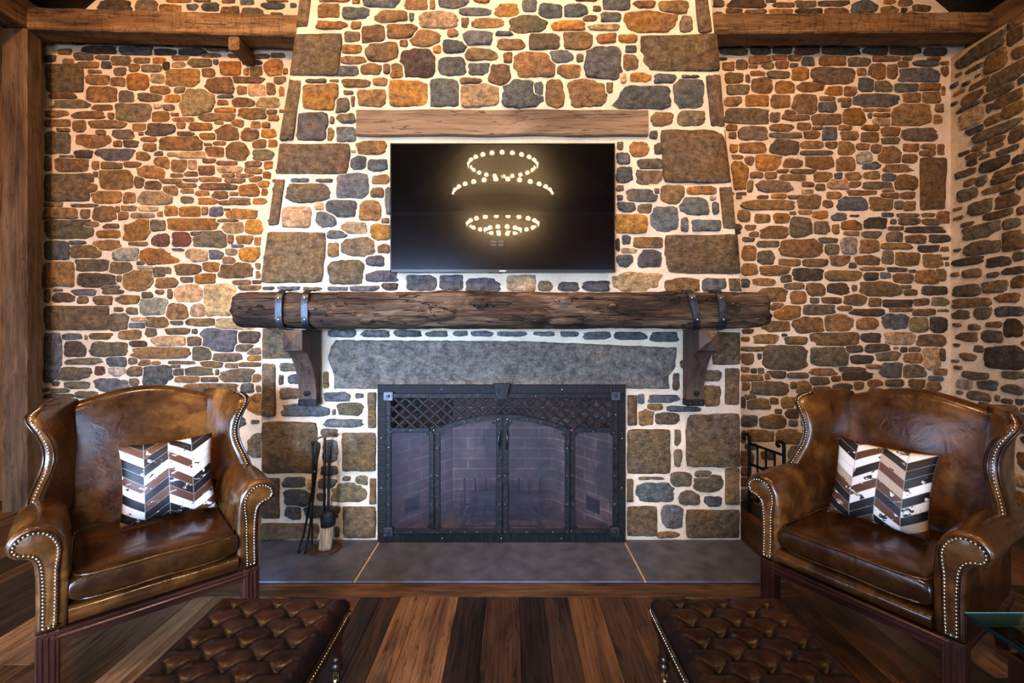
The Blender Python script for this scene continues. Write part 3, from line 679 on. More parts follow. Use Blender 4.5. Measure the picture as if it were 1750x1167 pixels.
lt.grid(rows, closeu=True, cap1=True, scol=(.165, .138, .108), srnd=(.3, .7, .1))
tag(obj('lintel_stone', lt, STONE, fireplace, smooth=False), 'long grey slate lintel stone')
bl = M()
n1, n2 = 90, 8
rows = []
for i in range(n1 + 1):
    x = LX0 + (LX1 - LX0) * i / n1
    w1, w2 = .008 * mnoise.noise(Vector((x * 3, 0, 0))), .008 * mnoise.noise(Vector((x * 3, 5, 0)))
    rows.append([(x, .01, LZ0 + w1), (x, -.020, LZ0 + w1), (x, -.028, LZ0 + w1 + .008), (x, -.028, LZ1 + w2 - .008), (x, -.020, LZ1 + w2), (x, .01, LZ1 + w2)])
bl.grid(rows, cap0=True, cap1=True)
tag(obj('timber_lintel', bl, LINTELWOOD, fireplace, smooth=False), 'weathered timber beam set into the stones above the screen')

# hearth
HY0 = 1.46 * F / 437 - D0
hx0, hx1 = -1.72, 1.568
g = M(); g.box(hx0 + .004, hx1 - .004, HY0 + .008, .02, .0005, .006)
obj('hearth_mortar', g, MORTAR, fireplace, smooth=False)
for x0, x1 in ((hx0, -.907), (-.895, .757), (.769, hx1)):
    g = M(); g.box(x0, x1, HY0, .02, .0008, .012, .003)
    obj('hearth_slab', g, SLATE, fireplace, smooth=False)

# firebox
def mat_brick():
    t = NT('firebrick')
    uv = t.n('UVMap').outputs[0]
    br = t.n('TexBrick', i_Vector=uv, i_Scale=1.0, i_Mortar_Size=.006, i_Brick_Width=.23, i_Row_Height=.082, i_Color1=(.155, .075, .052), i_Color2=(.205, .108, .075), i_Mortar=(.25, .20, .165), i_Bias=0.)
    v = t.coord()
    so = t.noise(t.coord((2, 2, 1.2)), 1.6, 5, .6)
    c = t.mix(1., br.outputs['Color'], t.ramp(t.noise(v, 16, 5), [(.3, .65), (.7, 1.2)]), 'MULTIPLY')
    c = t.mix(t.ramp(so, [(.44, 0.), (.64, .85)]), c, (.03, .025, .022))
    return t.bsdf(c, .85, t.bump(br.outputs['Fac'], .6, -.004))
BRICK = mat_brick()
SOOT = mat_plain('ash_floor', (.16, .11, .085), .95, 0, .5, 9, .6)
bx0, bx1, by = -.475, .325, .55
fb = bpy.data.meshes.new('firebox')
V = [(FX0, .015, 0), (bx0, by, 0), (bx1, by, 0), (FX1, .015, 0), (FX0, .015, FZ + .02), (bx0, by, FZ + .02), (bx1, by, FZ + .02), (FX1, .015, FZ + .02)]
fb.from_pydata(V, [], [(0, 1, 5, 4), (1, 2, 6, 5), (2, 3, 7, 6), (0, 3, 2, 1), (4, 5, 6, 7)])
uvl = fb.uv_layers.new(name='UVMap')
for p in fb.polygons:
    run = {0: 0., 1: .0, 2: .0}.get(p.index, 0)
    for li in p.loop_indices:
        v = Vector(fb.vertices[fb.loops[li].vertex_index].co)
        if p.index == 0: u = (v - Vector(V[0])).xy.length
        elif p.index == 1: u = v.x + 3
        elif p.index == 2: u = (v - Vector(V[2])).xy.length
        else: u, v = v.x, Vector((0, 0, v.y))
        uvl.data[li].uv = (u, v.z)
fb.materials.append(BRICK); fb.materials.append(SOOT)
fb.polygons[3].material_index = 1
ob = bpy.data.objects.new('firebox', fb); C.objects.link(ob); ob.parent = fireplace
tag(ob, 'red brick firebox')
g = M(); g.box(FX0 - .01, FX1 + .01, .0, .56, .006, .014); obj('firebox_floor', g, SOOT, fireplace, smooth=False)
for s0, s1 in (((FX0, .015), (bx0, by)), ((FX1, .015), (bx1, by))):
    a, b = Vector((*s0, 0)), Vector((*s1, 0))
    d = (b - a).normalized(); nn = Vector((d.y, -d.x, 0))
    if nn.x * (0 - a.x) < 0: nn = -nn
    g = M()
    p0, p1 = a + d * .185, a + d * .305
    z0, z1 = .125, .220
    g.add([p0 + nn * .004 + Vector((0, 0, z0)), p1 + nn * .004 + Vector((0, 0, z0)), p1 + nn * .004 + Vector((0, 0, z1)), p0 + nn * .004 + Vector((0, 0, z1)),
           p0 + nn * .014 + Vector((0, 0, z0)), p1 + nn * .014 + Vector((0, 0, z0)), p1 + nn * .014 + Vector((0, 0, z1)), p0 + nn * .014 + Vector((0, 0, z1))],
          [(4, 5, 6, 7), (0, 1, 5, 4), (2, 3, 7, 6), (0, 4, 7, 3), (1, 2, 6, 5)])
    obj('air_vent', g, IRON, fireplace, smooth=False)
# ------------------------------------------------------------------ fire screen with doors
def L(x, y, Y=-.05):                     # a point of the fire screen (crop pixels -> world)
    return W(620 + x / 3.536, 630 + y / 3.536, Y)
MESHMAT = None
def mat_mesh():
    t = NT('fire_mesh')
    v = t.coord((1, 1, 1))
    tr = t.n('BsdfTransparent'); tr.inputs[0].default_value = (1, 1, 1, 1)
    p = t.n('BsdfPrincipled', i_Roughness=.5, i_Metallic=.3)
    t.set(p, 'Base Color', (.066, .060, .080))
    m = t.n('MixShader')
    t.set(m, '0', t.ramp(t.noise(t.coord((1, 1, 6)), 9, 3), [(.3, .27), (.7, .38)]))
    t.t.links.new(tr.outputs[0], m.inputs[1]); t.t.links.new(p.outputs[0], m.inputs[2])
    t.t.links.new(m.outputs[0], t.out.inputs[0])
    return t.m
MESHMAT = mat_mesh()
screen = thing('fireplace_screen', 'black wrought iron fireplace screen with arched mesh doors and lattice top', 'fire screen')
YA, YB, YC = -.042, -.055, -.069          # flange face, frame face, door face
def bar(m, x0, y0, x1, y1, yf, th=.02, bev=.003):
    a, b = L(x0, y0, yf), L(x1, y1, yf)
    m.box(min(a.x, b.x), max(a.x, b.x), yf, yf + th, max(.014, min(a.z, b.z)), max(a.z, b.z), bev)
ZB = .014
# hammered flange (a slightly wavy inner edge)
for nm, a in (('top', (88, 97, 1588, 152)), ('bottom', (88, 998, 1588, 1058)), ('left', (88, 152, 142, 998)), ('right', (1540, 152, 1588, 998))):
    m = M(); bar(m, *a, YA, .020)
    tag(obj('flange', m, IRON_FLANGE_Z if nm in ('top', 'bottom') else IRON_FLANGE_X, screen, smooth=False))
m = M()
for a in ((140, 150, 1545, 179), (140, 179, 170, 1000), (1512, 179, 1545, 1000), (170, 970, 1512, 1000), (170, 358, 402, 385), (1282, 358, 1512, 385), (400, 385, 431, 970), (1252, 385, 1283, 970)):
    bar(m, *a, YB, .018)
obj('frame', m, IRON, screen, smooth=False)
for a in ((123, 138, 183, 195), (1500, 138, 1558, 193), (123, 962, 182, 1016), (1497, 962, 1555, 1016)):
    m = M(); bar(m, *a, YB - .008, .012)
    cx, cy = (a[0] + a[2]) / 2, (a[1] + a[3]) / 2
    m.lathe([(.0, 0), (.011, 0), (.011, .008), (.006, .012), (0, .012)], L(cx, cy, YB - .008), 6, mat=Matrix.Rotation(PI / 2, 4, 'X'))
    obj('corner_plate', m, STEEL, screen, smooth=False)
m = M()
k = [L(788, 88), L(890, 88), L(872, 186), L(808, 186)]
m.prism([(p.x, p.z) for p in k], YB - .014, YB + .005, .003)
obj('keystone', m, IRON, screen, smooth=False)
# arch: from (437, 365) over (842, 278) to (1255, 365)
def arch(x): return 365 - 88 * (1 - ((x - 846) / 409) ** 2)
m = M()
xs = [432 + (1260 - 432) * i / 40 for i in range(41)]
rows = []
for x in xs:
    a, b = L(x, arch(x) - 3), L(x, arch(x) + 27)
    rows.append([(a.x, YB, a.z), (a.x, YB + .018, a.z), (b.x, YB + .018, b.z), (b.x, YB, b.z)])
m.grid(rows, closeu=True, cap0=True, cap1=True)
obj('arch_rail', m, IRON, screen, smooth=False)
# lattice
m = M()
SP, SL = 72., .90
for d in (1, -1):
    for i in range(-8, 30):
        x0 = 180 + i * SP + (0 if d == 1 else 12)
        pts = []
        for s_ in range(0, 241):
            y = 172 + s_ * .9
            x = x0 + d * (y - 172) / SL
            lim = arch(x) + 8 if 440 < x < 1250 else 366
            if 165 < x < 1518 and y < lim: pts.append((x, y))
        if len(pts) < 4: continue
        yy = YB + (.008 if d == 1 else .014)
        a, b = L(*pts[0], yy), L(*pts[-1], yy)
        t = (b - a).normalized(); nrm = Vector((t.z, 0, -t.x)) * .0026 * 1.0
        w = nrm.normalized() * .0088
        m.add([a - w, a + w, b + w, b - w, a - w + Vector((0, .004, 0)), a + w + Vector((0, .004, 0)), b + w + Vector((0, .004, 0)), b - w + Vector((0, .004, 0)),
               (a - w * .5) + Vector((0, -.003, 0)), (a + w * .5) + Vector((0, -.003, 0)), (b + w * .5) + Vector((0, -.003, 0)), (b - w * .5) + Vector((0, -.003, 0))],
              [(8, 9, 10, 11), (0, 8, 11, 3), (9, 1, 2, 10), (4, 5, 1, 0), (7, 6, 5, 4), (3, 2, 6, 7)])
obj('lattice', m, IRON, screen, smooth=False)
# mesh screens of the fixed side panels, and the two doors
def sheet(name, pts, parent, y):
    m = M(); m.add([Vector((L(*p).x, y, max(.015, L(*p).z))) for p in pts], [tuple(range(len(pts)))])
    return obj(name, m, MESHMAT, parent, smooth=False)
for x0, x1, g1, g2 in ((168, 404, 1, 1), (1280, 1514, 1, 1)):
    sheet('mesh_panel', [(x0, 380), (x0, 975), (x1, 975), (x1, 380)], screen, YB + .010)
    for cx, sx in ((x0, 1), (x1, -1)):
        for cy, sy in ((384, 1), (971, -1)):
            p = [L(cx, cy), L(cx + sx * 26, cy), L(cx + sx * 20, cy + sy * 14), L(cx + sx * 8, cy + sy * 22), L(cx, cy + sy * 26)]
            m = M(); m.prism([(q.x, q.z) for q in p], YB + .006, YB + .009); obj('corner_gusset', m, IRON, screen, smooth=False)
for sx in (-1, 1):
    dr = M()
    X0, X1 = (437, 843) if sx < 0 else (847, 1252)          # door outline
    st_ = (437, 467) if sx < 0 else (1222, 1252)
    cs = (806, 843) if sx < 0 else (847, 880)
    bar(dr, st_[0], arch((st_[0] + st_[1]) / 2) + 22, st_[1], 1000, YC, .016)
    bar(dr, cs[0], arch(845) + 4, cs[1], 1000, YC, .016)
    bar(dr, X0 + 2, 973, X1 - 2, 998, YC + .0015, .0135)
    rows = []
    for i in range(21):
        x = X0 + (X1 - X0) * i / 20
        a, b = L(x, arch(x) + 2, YC), L(x, arch(x) + 33, YC)
        rows.append([(a.x, YC + .0015, a.z), (a.x, YC + .015, a.z), (b.x, YC + .015, b.z), (b.x, YC + .0015, b.z)])
    dr.grid(rows, closeu=True, cap0=True, cap1=True)
    for cx, cy, ax, ay in ((cs[0] if sx < 0 else cs[1], 318, -1 if sx < 0 else 1, 1), (st_[1] if sx < 0 else st_[0], 385, 1 if sx < 0 else -1, 1),
                           (cs[0] if sx < 0 else cs[1], 972, -1 if sx < 0 else 1, -1), (st_[1] if sx < 0 else st_[0], 972, 1 if sx < 0 else -1, -1)):
        p = [L(cx, cy), L(cx + ax * 28, cy), L(cx + ax * 20, cy + ay * 12), L(cx + ax * 8, cy + ay * 20), L(cx, cy + ay * 28)]
        dr.add([Vector((q.x, YC + .004, q.z)) for q in p], [(0, 1, 2, 3, 4)])
    door = obj('door', dr, IRON, screen, smooth=False)
    poly = [(X0 + 14, 985)] + [(X0 + 14 + (X1 - X0 - 28) * i / 16, arch(X0 + 14 + (X1 - X0 - 28) * i / 16) + 18) for i in range(17)] + [(X1 - 14, 985)]
    o = sheet('mesh_panel', poly, door, YC + .009)
    hx = 826 if sx < 0 else 868
    h = M()
    path = [L(hx, 372, YC - .004), L(hx, 395, YC - .02), L(hx + sx * 4, 410, YC - .03), L(hx + sx * 5, 440, YC - .032), L(hx + sx * 2, 462, YC - .022), L(hx, 482, YC - .004)]
    h.tube(catmull(path, 5), [.0035 + .0045 * math.sin(PI * i / 25) for i in range(26)], 8)
    for yy in (372, 482):
        h.lathe([(.0, 0), (.008, 0), (.008, .004), (0, .006)], L(hx, yy, YC), 10, mat=Matrix.Rotation(PI / 2, 4, 'X'))
    obj('handle', h, STEEL, door)
# rivets
rivm = M(); rivm.ball((0, 0, 0), .0048, 8, 4, sc=(1, .7, 1)); riv0 = None
def riv(x, y, yf, r=.0048):
    global riv0
    if riv0 is None: riv0 = o = obj('rivet', rivm, RIVET, screen)
    else: o = riv0.copy(); C.objects.link(o); o.parent = screen
    o.location = L(x, y, yf); o.scale = (r / .0048,) * 3
for x, y in ((478, 125), (1205, 127), (112, 420), (112, 722), (1568, 422), (1566, 720), (480, 1024), (838, 1024), (1202, 1024)): riv(x, y, YA, .0075)
for x, y in ((313, 162), (642, 162), (1045, 165), (1370, 167), (155, 270), (155, 475), (153, 647), (153, 818), (1528, 278), (1524, 482), (1524, 647), (1521, 818), (288, 373), (1394, 380), (165, 385), (1515, 387), (410, 383), (1272, 385), (290, 985), (1388, 985)): riv(x, y, YB)
for y in (480, 647, 818): 
    for x in (414, 1268): riv(x, y, YB)
    for x in (450, 1234): riv(x, y, YC)
for y in (647, 818, 985):
    for x in (824, 858): riv(x, y, YC)
for x in (530, 616, 690, 990, 1070, 1150, 448, 1235): riv(x, 988, YC)
for x in (530, 615, 697, 995, 1075, 1158): riv(x, arch(x) + 17, YC)
for x in (818, 873): riv(x, 307, YC, .008)
for x in (430, 1262): riv(x, 372, YC, .007); riv(x, 982, YC, .007)

# ------------------------------------------------------------------ log grate with charred logs
grate = thing('fire_grate', 'black iron log grate with upturned bars inside the brick firebox', 'grate', (-.075, .27, .021))
for i in range(8):
    x = -.29 + i * .58 / 7
    m = M()
    m.tube(catmull([(x * .96, -.16, .26 - .02 * (i % 3)), (x, -.15, .13), (x, -.10, .10), (x, .10, .10), (x, .15, .14), (x * 1.02, .16, .27)], 4), .0085, 6)
    obj('grate_bar', m, IRON, grate)
for y in (-.11, .11):
    m = M(); m.box(-.33, .33, y - .01, y + .01, .078, .092, .002); obj('cross_bar', m, IRON, grate, smooth=False)
for sx in (-1, 1):
    m = M(); m.tube(catmull([(sx * .24, -.11, .09), (sx * .27, -.14, .05), (sx * .29, -.17, .006)], 4), .011, 6); obj('leg', m, IRON, grate)
    m = M(); m.tube(catmull([(sx * .24, .11, .09), (sx * .25, .13, .05), (sx * .27, .15, .006)], 4), .011, 6); obj('leg', m, IRON, grate)
CHAR = mat_plain('charred_wood', (.022, .018, .016), .9, 0, .6, 14, 1.)
def logmesh(length, r, seed):
    m = M(); rows = []
    for i in range(13):
        x = -length / 2 + length * i / 12
        rows.append([(x, r * (1 + .12 * mnoise.noise(Vector((x * 9, math.cos(j * .45) * 2, seed)))) * math.cos(2 * PI * j / 14), r * (1 + .14 * mnoise.noise(Vector((x * 9, math.sin(j * .45) * 2, seed + 4)))) * math.sin(2 * PI * j / 14)) for j in range(14)])
    m.grid(rows, closeu=True, cap0=True, cap1=True)
    return m
for nm, loc, rz, ln, r in (('charred black log lying across the left of the fire grate', (-.17, .25, .200), .12, .27, .06), ('thin charred log leaning to the right on the fire grate', (.09, .27, .182), -.12, .24, .042)):
    o = obj('charred_log', logmesh(ln, r, rz), CHAR)
    o.location, o.rotation_euler = loc, (0, 0, rz)
    tag(o, nm, 'log', 'charred logs on the fire grate')

# ------------------------------------------------------------------ mantel log and its corbels
mantel = thing('mantel_shelf', 'thick weathered rough-hewn log mantel shelf bound by four iron straps', 'mantel', (0, 0, 0))
mx0, mx1, mzc, myc = -1.735, 1.60, 1.572, -.182
knots = [(-1.20, 1.59, .085, .020), (-.44, 1.55, .10, .018), (-.20, 1.62, .07, .014), (.155, 1.525, .085, .026), (.315, 1.63, .06, .02), (.62, 1.60, .04, .018), (.985, 1.63, .05, .015), (1.345, 1.585, .06, .012), (-.90, 1.53, .06, .012)]
rows = []
NX, NA = 320, 72
for i in range(NX + 1):
    x = mx0 + (mx1 - mx0) * i / NX
    row = []
    for j in range(NA):
        t = 2 * PI * j / NA
        c_, s_ = math.cos(t), math.sin(t)
        n = 3.6
        rr = 1 / (abs(c_) ** n + abs(s_) ** n) ** (1 / n)
        y, z = rr * c_ * .137, rr * s_ * .113
        p = Vector((x, y, z))
        d = .011 * mnoise.noise(Vector((x * 2.2, y * 7, z * 7))) + .010 * mnoise.noise(Vector((x * 5, y * 24, z * 24))) + .006 * mnoise.noise(Vector((x * 14, y * 70, z * 70)))
        d += -.006 * max(0, math.sin(z * 120 + 3 * mnoise.noise(Vector((x * 1.6, 0, z * 4)))) - .75) * 4 * (.5 + mnoise.noise(Vector((x * 2, 3, 3))))
        for kx, kz, kr, kh in knots:
            if c_ < .2:  # only on the face
                q = math.hypot((x - kx) / kr, (z + mzc - kz) / (kr * .62))
                if q < 1.6: d += 1.5 * kh * math.exp(-q * q * 1.6) - .010 * math.exp(-((q - 1.1) / .22) ** 2)
        e = min(x - mx0, mx1 - x)
        sc = 1 - .16 * max(0, 1 - e / .06) ** 2 - (.06 if x > mx1 - .25 else 0) * mnoise.noise(Vector((x * 20, y * 10, z * 10)))
        ex = .02 * mnoise.noise(Vector((0, y * 25, z * 25))) if i in (0, NX) else 0
        k = (1 + d / max(.05, math.hypot(y, z))) * sc
        row.append((x + ex, myc + y * k, mzc + z * k))
    rows.append(row)
m = M(); m.grid(rows, closeu=True, cap0=True, cap1=True)
obj('log', m, LOGWOOD, mantel)
def strap(x, tilt):
    m = M(); rows = []
    n = 40
    for j in range(n + 1):
        t = PI * .40 + (2 * PI * .62) * j / n
        c_, s_ = math.cos(t), math.sin(t)
        rr = 1 / (abs(c_) ** 3.6 + abs(s_) ** 3.6) ** (1 / 3.6)
        y, z = rr * c_ * .150, rr * s_ * .124
        xx = x + tilt * s_ * .1
        rows.append([(xx - .023, myc + y, mzc + z), (xx - .020, myc + y * 1.035, mzc + z * 1.035), (xx + .020, myc + y * 1.035, mzc + z * 1.035), (xx + .023, myc + y, mzc + z)])
    m.grid(rows, cap0=False)
    for z in (-.062, .070):
        m.ball((x + tilt * z, myc - .153, mzc + z), .0085, 10, 5, sc=(1, .6, 1), mi=1)
    obj('strap', m, [STEEL, RIVET], mantel, angle=28)
strap(-1.425, .0); strap(-1.266, .0); strap(1.117, -.25); strap(1.285, -.12)

def corbel(x0, x1, label, leftside):
    c = thing('mantel_corbel', label, 'corbel', ((x0 + x1) / 2, -.024, .945))
    w = (x1 - x0) / 2
    H = 1.446 - .945
    prof = [(-.002, H), (-.275, H), (-.275, H - .125), (-.225, H - .14)]          # (y, z) side profile
    for i in range(1, 13):
        t = i / 12
        prof.append((-.225 + .155 * math.sin(t * PI / 2) ** .9 , H - .14 - (H - .19) * t ** 1.25))
    prof += [(-.066, .0), (-.002, .0)]
    m = M()
    bm = bmesh.new()
    a = [bm.verts.new((-w, y, z)) for y, z in prof]
    f = bm.faces.new(a); e = bmesh.ops.extrude_face_region(bm, geom=[f])
    for q in e['geom']:
        if isinstance(q, bmesh.types.BMVert): q.co.x = w
    bmesh.ops.recalc_face_normals(bm, faces=bm.faces[:])
    bm.verts.index_update(); m.bm(bm)
    obj('body', m, CORBELWOOD, c, smooth=False)
    m = M()                                                                        # pyramid-faced head block
    y0, z0, z1, ww = -.276, H - .122, H - .004, w + .002
    m.add([(-ww, y0, z0), (ww, y0, z0), (ww, y0, z1), (-ww, y0, z1), (0, y0 - .035, (z0 + z1) / 2)], [(0, 1, 4), (1, 2, 4), (2, 3, 4), (3, 0, 4)])
    obj('head_block', m, CORBELWOOD, c, smooth=False)
    m = M(); m.box(-w - .004, w + .004, -.076, -.002, -.004, .040, .003)
    for sx in (-.6, .6): m.ball((sx * w, -.078, .016), .006, 8, 4, mi=1)
    obj('iron_shoe', m, [IRON, RIVET], c, smooth=False)
    m = M(); m.lathe([(0, 0), (.020, 0), (.020, .004), (.013, .005), (.013, .014), (.006, .018), (0, .018)], (0, -.088, .082), 6, mat=Matrix.Rotation(PI / 2, 4, 'X'))
    obj('bolt', m, IRON, c, smooth=False)
corbel(-1.412, -1.297, 'dark carved timber corbel under the left end of the log mantel', True)
corbel(1.158, 1.270, 'dark carved timber corbel under the right end of the log mantel', False)

# ------------------------------------------------------------------ television
def mat_screen():
    t = NT('tv_glass')
    p = t.n('BsdfPrincipled', i_Roughness=.02); t.set(p, 'Base Color', (.0015, .0013, .0015)); t.set(p, 'Specular IOR Level', .6)
    q = t.n('BsdfPrincipled', i_Roughness=.17); t.set(q, 'Base Color', (.0015, .0013, .0015)); t.set(q, 'Specular IOR Level', .6)
    m = t.n('MixShader', i_0=.5)
    t.t.links.new(p.outputs[0], m.inputs[1]); t.t.links.new(q.outputs[0], m.inputs[2]); t.t.links.new(m.outputs[0], t.out.inputs[0])
    return t.m
YT = -.075
a, b = W(667, 245, YT), W(1051, 465, YT)
tv = thing('wall_mounted_tv', 'large flat black television hung on the stone chimney, reflecting ring lights', 'television', ((a.x + b.x) / 2, YT, b.z))
hw, hh = (b.x - a.x) / 2, a.z - b.z
m = M(); m.box(-hw, hw, 0, .035, 0, hh, .004); obj('casing', m, BLACK, tv, smooth=False)
m = M(); m.add([(-hw + .007, -.0012, .018), (hw - .007, -.0012, .018), (hw - .007, -.0012, hh - .007), (-hw + .007, -.0012, hh - .007)], [(0, 1, 2, 3)]); obj('screen', m, mat_screen(), tv, smooth=False)
m = M()
bz = M()
for x0, x1, z0, z1 in ((-hw, hw, 0, .016), (-hw, hw, hh - .007, hh), (-hw, -hw + .007, 0, hh), (hw - .007, hw, 0, hh)): bz.box(x0, x1, -.004, .002, z0, z1, .001)
obj('bezel', bz, mat_plain('tv_bezel', (.030, .026, .024), .3, .6, .1), tv, smooth=False)
m.box(-.022, .022, -.006, -.003, .002, .012, .001); obj('logo_badge', m, mat_plain('badge', (.35, .35, .36), .4, .5, .1), tv, smooth=False)
m = M(); m.box(-.28, .28, .034, .056, .25, .62, .003); obj('wall_bracket', m, BLACK, tv, smooth=False)

# ------------------------------------------------------------------ hearth tools
ts = thing('fire_tool_stand', 'slim black iron tool stand with a round rusty base on the hearth', 'tool stand', (-1.222, -.135, .0125))
RUST = mat_plain('rusty_base', (.075, .042, .030), .6, .3, .4, 30, .4)
m = M(); m.lathe([(0, 0), (.098, 0), (.100, .010), (.088, .016), (.03, .02), (0, .02)], n=36); obj('base', m, RUST, ts, angle=40)
m = M(); m.tube([(-.012, .012, .018), (-.010, .014, .40), (-.008, .016, .725)], .0085, 8); obj('pole', m, IRON, ts)
m = M(); m.tube(catmull([(-.068, .01, .70), (-.05, .010, .722), (-.008, .016, .735), (.035, .012, .738), (.052, .004, .742)], 5), .007, 8); m.ball((.055, .002, .745), .012); obj('hook_rail', m, RUST, ts)
def place(o, label, cat): return tag(o, label, cat)
bx, by_, bz_ = -1.222 + .035, -.172, .034
br = thing('hearth_brush', 'hearth brush with straw bristles and black iron handle standing on the round base', 'brush', (bx, by_, bz_))
m = M(); rows = []
for i in range(9):
    t = i / 8; z = t * .16; rx, ry = .044 - .004 * t, .030 - .004 * t
    rows.append([((rx * (1 + .03 * mnoise.noise(Vector((j * 3.1, z * 5, 1))))) * math.cos(2 * PI * j / 32) - .018 * (1 - t), ry * math.sin(2 * PI * j / 32), z) for j in range(32)])  # splayed straw
m.grid(rows, closeu=True, cap0=True, cap1=True)
t = NT('straw_bristles')
n_ = t.noise(t.coord((60, 60, 3)), 2.2, 6, .7)
STRAW = t.bsdf(t.ramp(n_, [(.3, (.07, .04, .02)), (.5, (.32, .22, .13)), (.7, (.50, .39, .26))]), .85, t.bump(n_, 1., .01))
obj('bristles', m, STRAW, br)
m = M(); rows = []
for k_, (rr_, zz_) in enumerate(((.041, .145), (.046, .148), (.048, .20), (.047, .222), (.040, .236), (.022, .244), (.010, .25))):
    rows.append([(rr_ * math.cos(2 * PI * j / 24), rr_ * .72 * math.sin(2 * PI * j / 24), zz_ + .14 * rr_ * math.cos(2 * PI * j / 24)) for j in range(24)])
m.grid(rows, closeu=True, cap0=True, cap1=True); obj('ferrule', m, IRON, br)
m = M(); m.tube(catmull([(.0, 0, .24), (.002, .004, .40), (.004, .008, .58), (.006, .018, .65)], 6), [.0085] * 10 + [.009, .010, .011, .012, .013, .012, .010, .008, .006], 8)
m.tube([(.006 + .012 * math.cos(a_ * PI / 6), .018, .668 + .016 * math.sin(a_ * PI / 6)) for a_ in range(12)], .0035, 6, closed=True); obj('handle', m, IRON, br)
tg = thing('fire_tongs', 'pair of long black iron fire tongs spreading at the foot, hung left of the pole', 'tongs', (-1.29, -.155, .014))
m = M(); m.tube(catmull([(-.035, -.045, 0), (-.012, -.03, .14), (.004, -.005, .36), (.018, 0, .50), (.022, .004, .58), (.034, .004, .64), (.038, .006, .68), (.028, .006, .695), (.018, .006, .67), (.016, .004, .60)], 5), .0068, 7); obj('arm', m, IRON, tg)
m = M(); m.tube(catmull([(-.085, -.03, 0), (-.045, -.025, .14), (-.010, -.01, .36), (.008, -.004, .50), (.006, -.002, .58), (-.002, 0, .66), (-.003, 0, .69)], 5), .0068, 7); m.ball((-.003, 0, .70), .012); obj('arm', m, IRON, tg)
m = M(); m.lathe([(0, 0), (.009, 0), (.009, .004), (0, .007)], (.012, -.008, .515), 12, mat=Matrix.Rotation(PI / 2, 4, 'X')); obj('rivet', m, RIVET, tg)
pk = thing('fire_poker', 'straight thin black poker leaning upright behind the fire tongs', 'poker', (-1.328, -.085, .0135))
m = M(); m.tube([(.0, -.0, 0), (.0, .0, .25), (.003, .004, .60)], [.004, .006, .006], 7); obj('shaft', m, IRON, pk)
m = M(); m.tube([(.003, .004, .60), (.003, .005, .66)], .008, 8); m.ball((.003, .005, .67), .012); obj('handle', m, IRON, pk)

# ------------------------------------------------------------------ log rack beside the chimney
rk = thing('firewood_rack', 'black wrought iron firewood rack with scrolled end posts in the corner behind the armchair', 'log rack', (1.93, .35, 0))
def rackend(dx):
    for yy, xx, h in ((.145, -.05, .60), (-.145, .05, .615)):
        m = M()
        m.tube(catmull([(xx + dx, yy, 0), (xx + dx, yy, .3), (xx + dx, yy, h - .03), (xx + dx - .008, yy, h + .005), (xx + dx - .035, yy, h + .018), (xx + dx - .05, yy, h - .002), (xx + dx - .04, yy, h - .018), (xx + dx - .03, yy, h - .008)], 5), .0125, 8)
        obj('post', m, IRON, rk)
    for z in (.17, .37, .53):
        m = M(); m.tube([(-.05 + dx, .145, z + .015), (.05 + dx, -.145, z)], .010, 6); obj('rail', m, IRON, rk)
    for k in (.25, .5, .75):
        m = M(); m.tube([(-.05 + .1 * k + dx, .145 - .29 * k, .10), (-.05 + .1 * k + dx, .145 - .29 * k, .54)], .0075, 6)
        for z in (.17, .37, .53): m.ball((-.05 + .1 * k + dx - .012, .145 - .29 * k, z + .008), .006, 6, 3)
        obj('spindle', m, IRON, rk)
rackend(0); rackend(.62)
for yy, xx in ((.13, -.045), (-.13, .045)):
    m = M(); m.tube([(xx, yy, .10), (xx + .62, yy, .10)], .012, 6); obj('base_rail', m, IRON, rk)
BARK = mat_wood('firewood', [(.3, (.010, .007, .005)), (.5, (.028, .019, .013)), (.7, (.06, .04, .028))], 0, rough=.9, crack=.8)
fw = []
for i, (x, y, z, r, rz) in enumerate(((2.26, .27, .195, .060, .05), (2.26, .42, .200, .062, -.04), (2.26, .35, .318, .056, .03))):
    o = obj('firewood_log', logmesh(.44, r, i * 3.3), BARK)
    o.location, o.rotation_euler = (x, y, z), (0, 0, rz)
    tag(o, 'split dark firewood log lying inside the black iron firewood rack', 'log', 'firewood in the iron rack')
# ------------------------------------------------------------------ wing armchairs (local: front is -y, seat runs back along +y)
def inset_loop(loop, d):
    """loop of (a, b) points, moved inwards by d along averaged normals."""
    n = len(loop)
    area_ = sum(loop[i][0] * loop[(i + 1) % n][1] - loop[(i + 1) % n][0] * loop[i][1] for i in range(n))
    sg = 1 if area_ > 0 else -1
    out = []
    for i in range(n):
        ax, ay = loop[i - 1]; bx, by = loop[i]; cx, cy = loop[(i + 1) % n]
        n1 = Vector((-(by - ay), bx - ax)).normalized() if (bx - ax or by - ay) else Vector((0, 0))
        n2 = Vector((-(cy - by), cx - bx)).normalized() if (cx - bx or cy - by) else Vector((0, 0))
        q = n1 + n2
        if q.length < 1e-6: q = n1
        q.normalize()
        k = 1 / max(.5, q.dot(n1))
        out.append((bx + sg * q.x * d * k, by + sg * q.y * d * k))
    return out


def resample(pts, n, closed=False):
    P = [Vector(p) for p in pts]
    if closed: P = P + [P[0]]
    d = [0.]
    for a, b in zip(P, P[1:]): d.append(d[-1] + (b - a).length)
    out = []
    for i in range(n):
        t = d[-1] * i / (n if closed else n - 1)
        k = 0
        while k < len(d) - 2 and d[k + 1] < t: k += 1
        s_ = (t - d[k]) / max(1e-9, d[k + 1] - d[k])
        out.append(P[k].lerp(P[k + 1], s_))
    return out


def yb(z): return .555 + (z - .45) * .235 + .03 * math.sin(max(0, min(1, (z - .45) / .6)) * PI)      # front face of the back


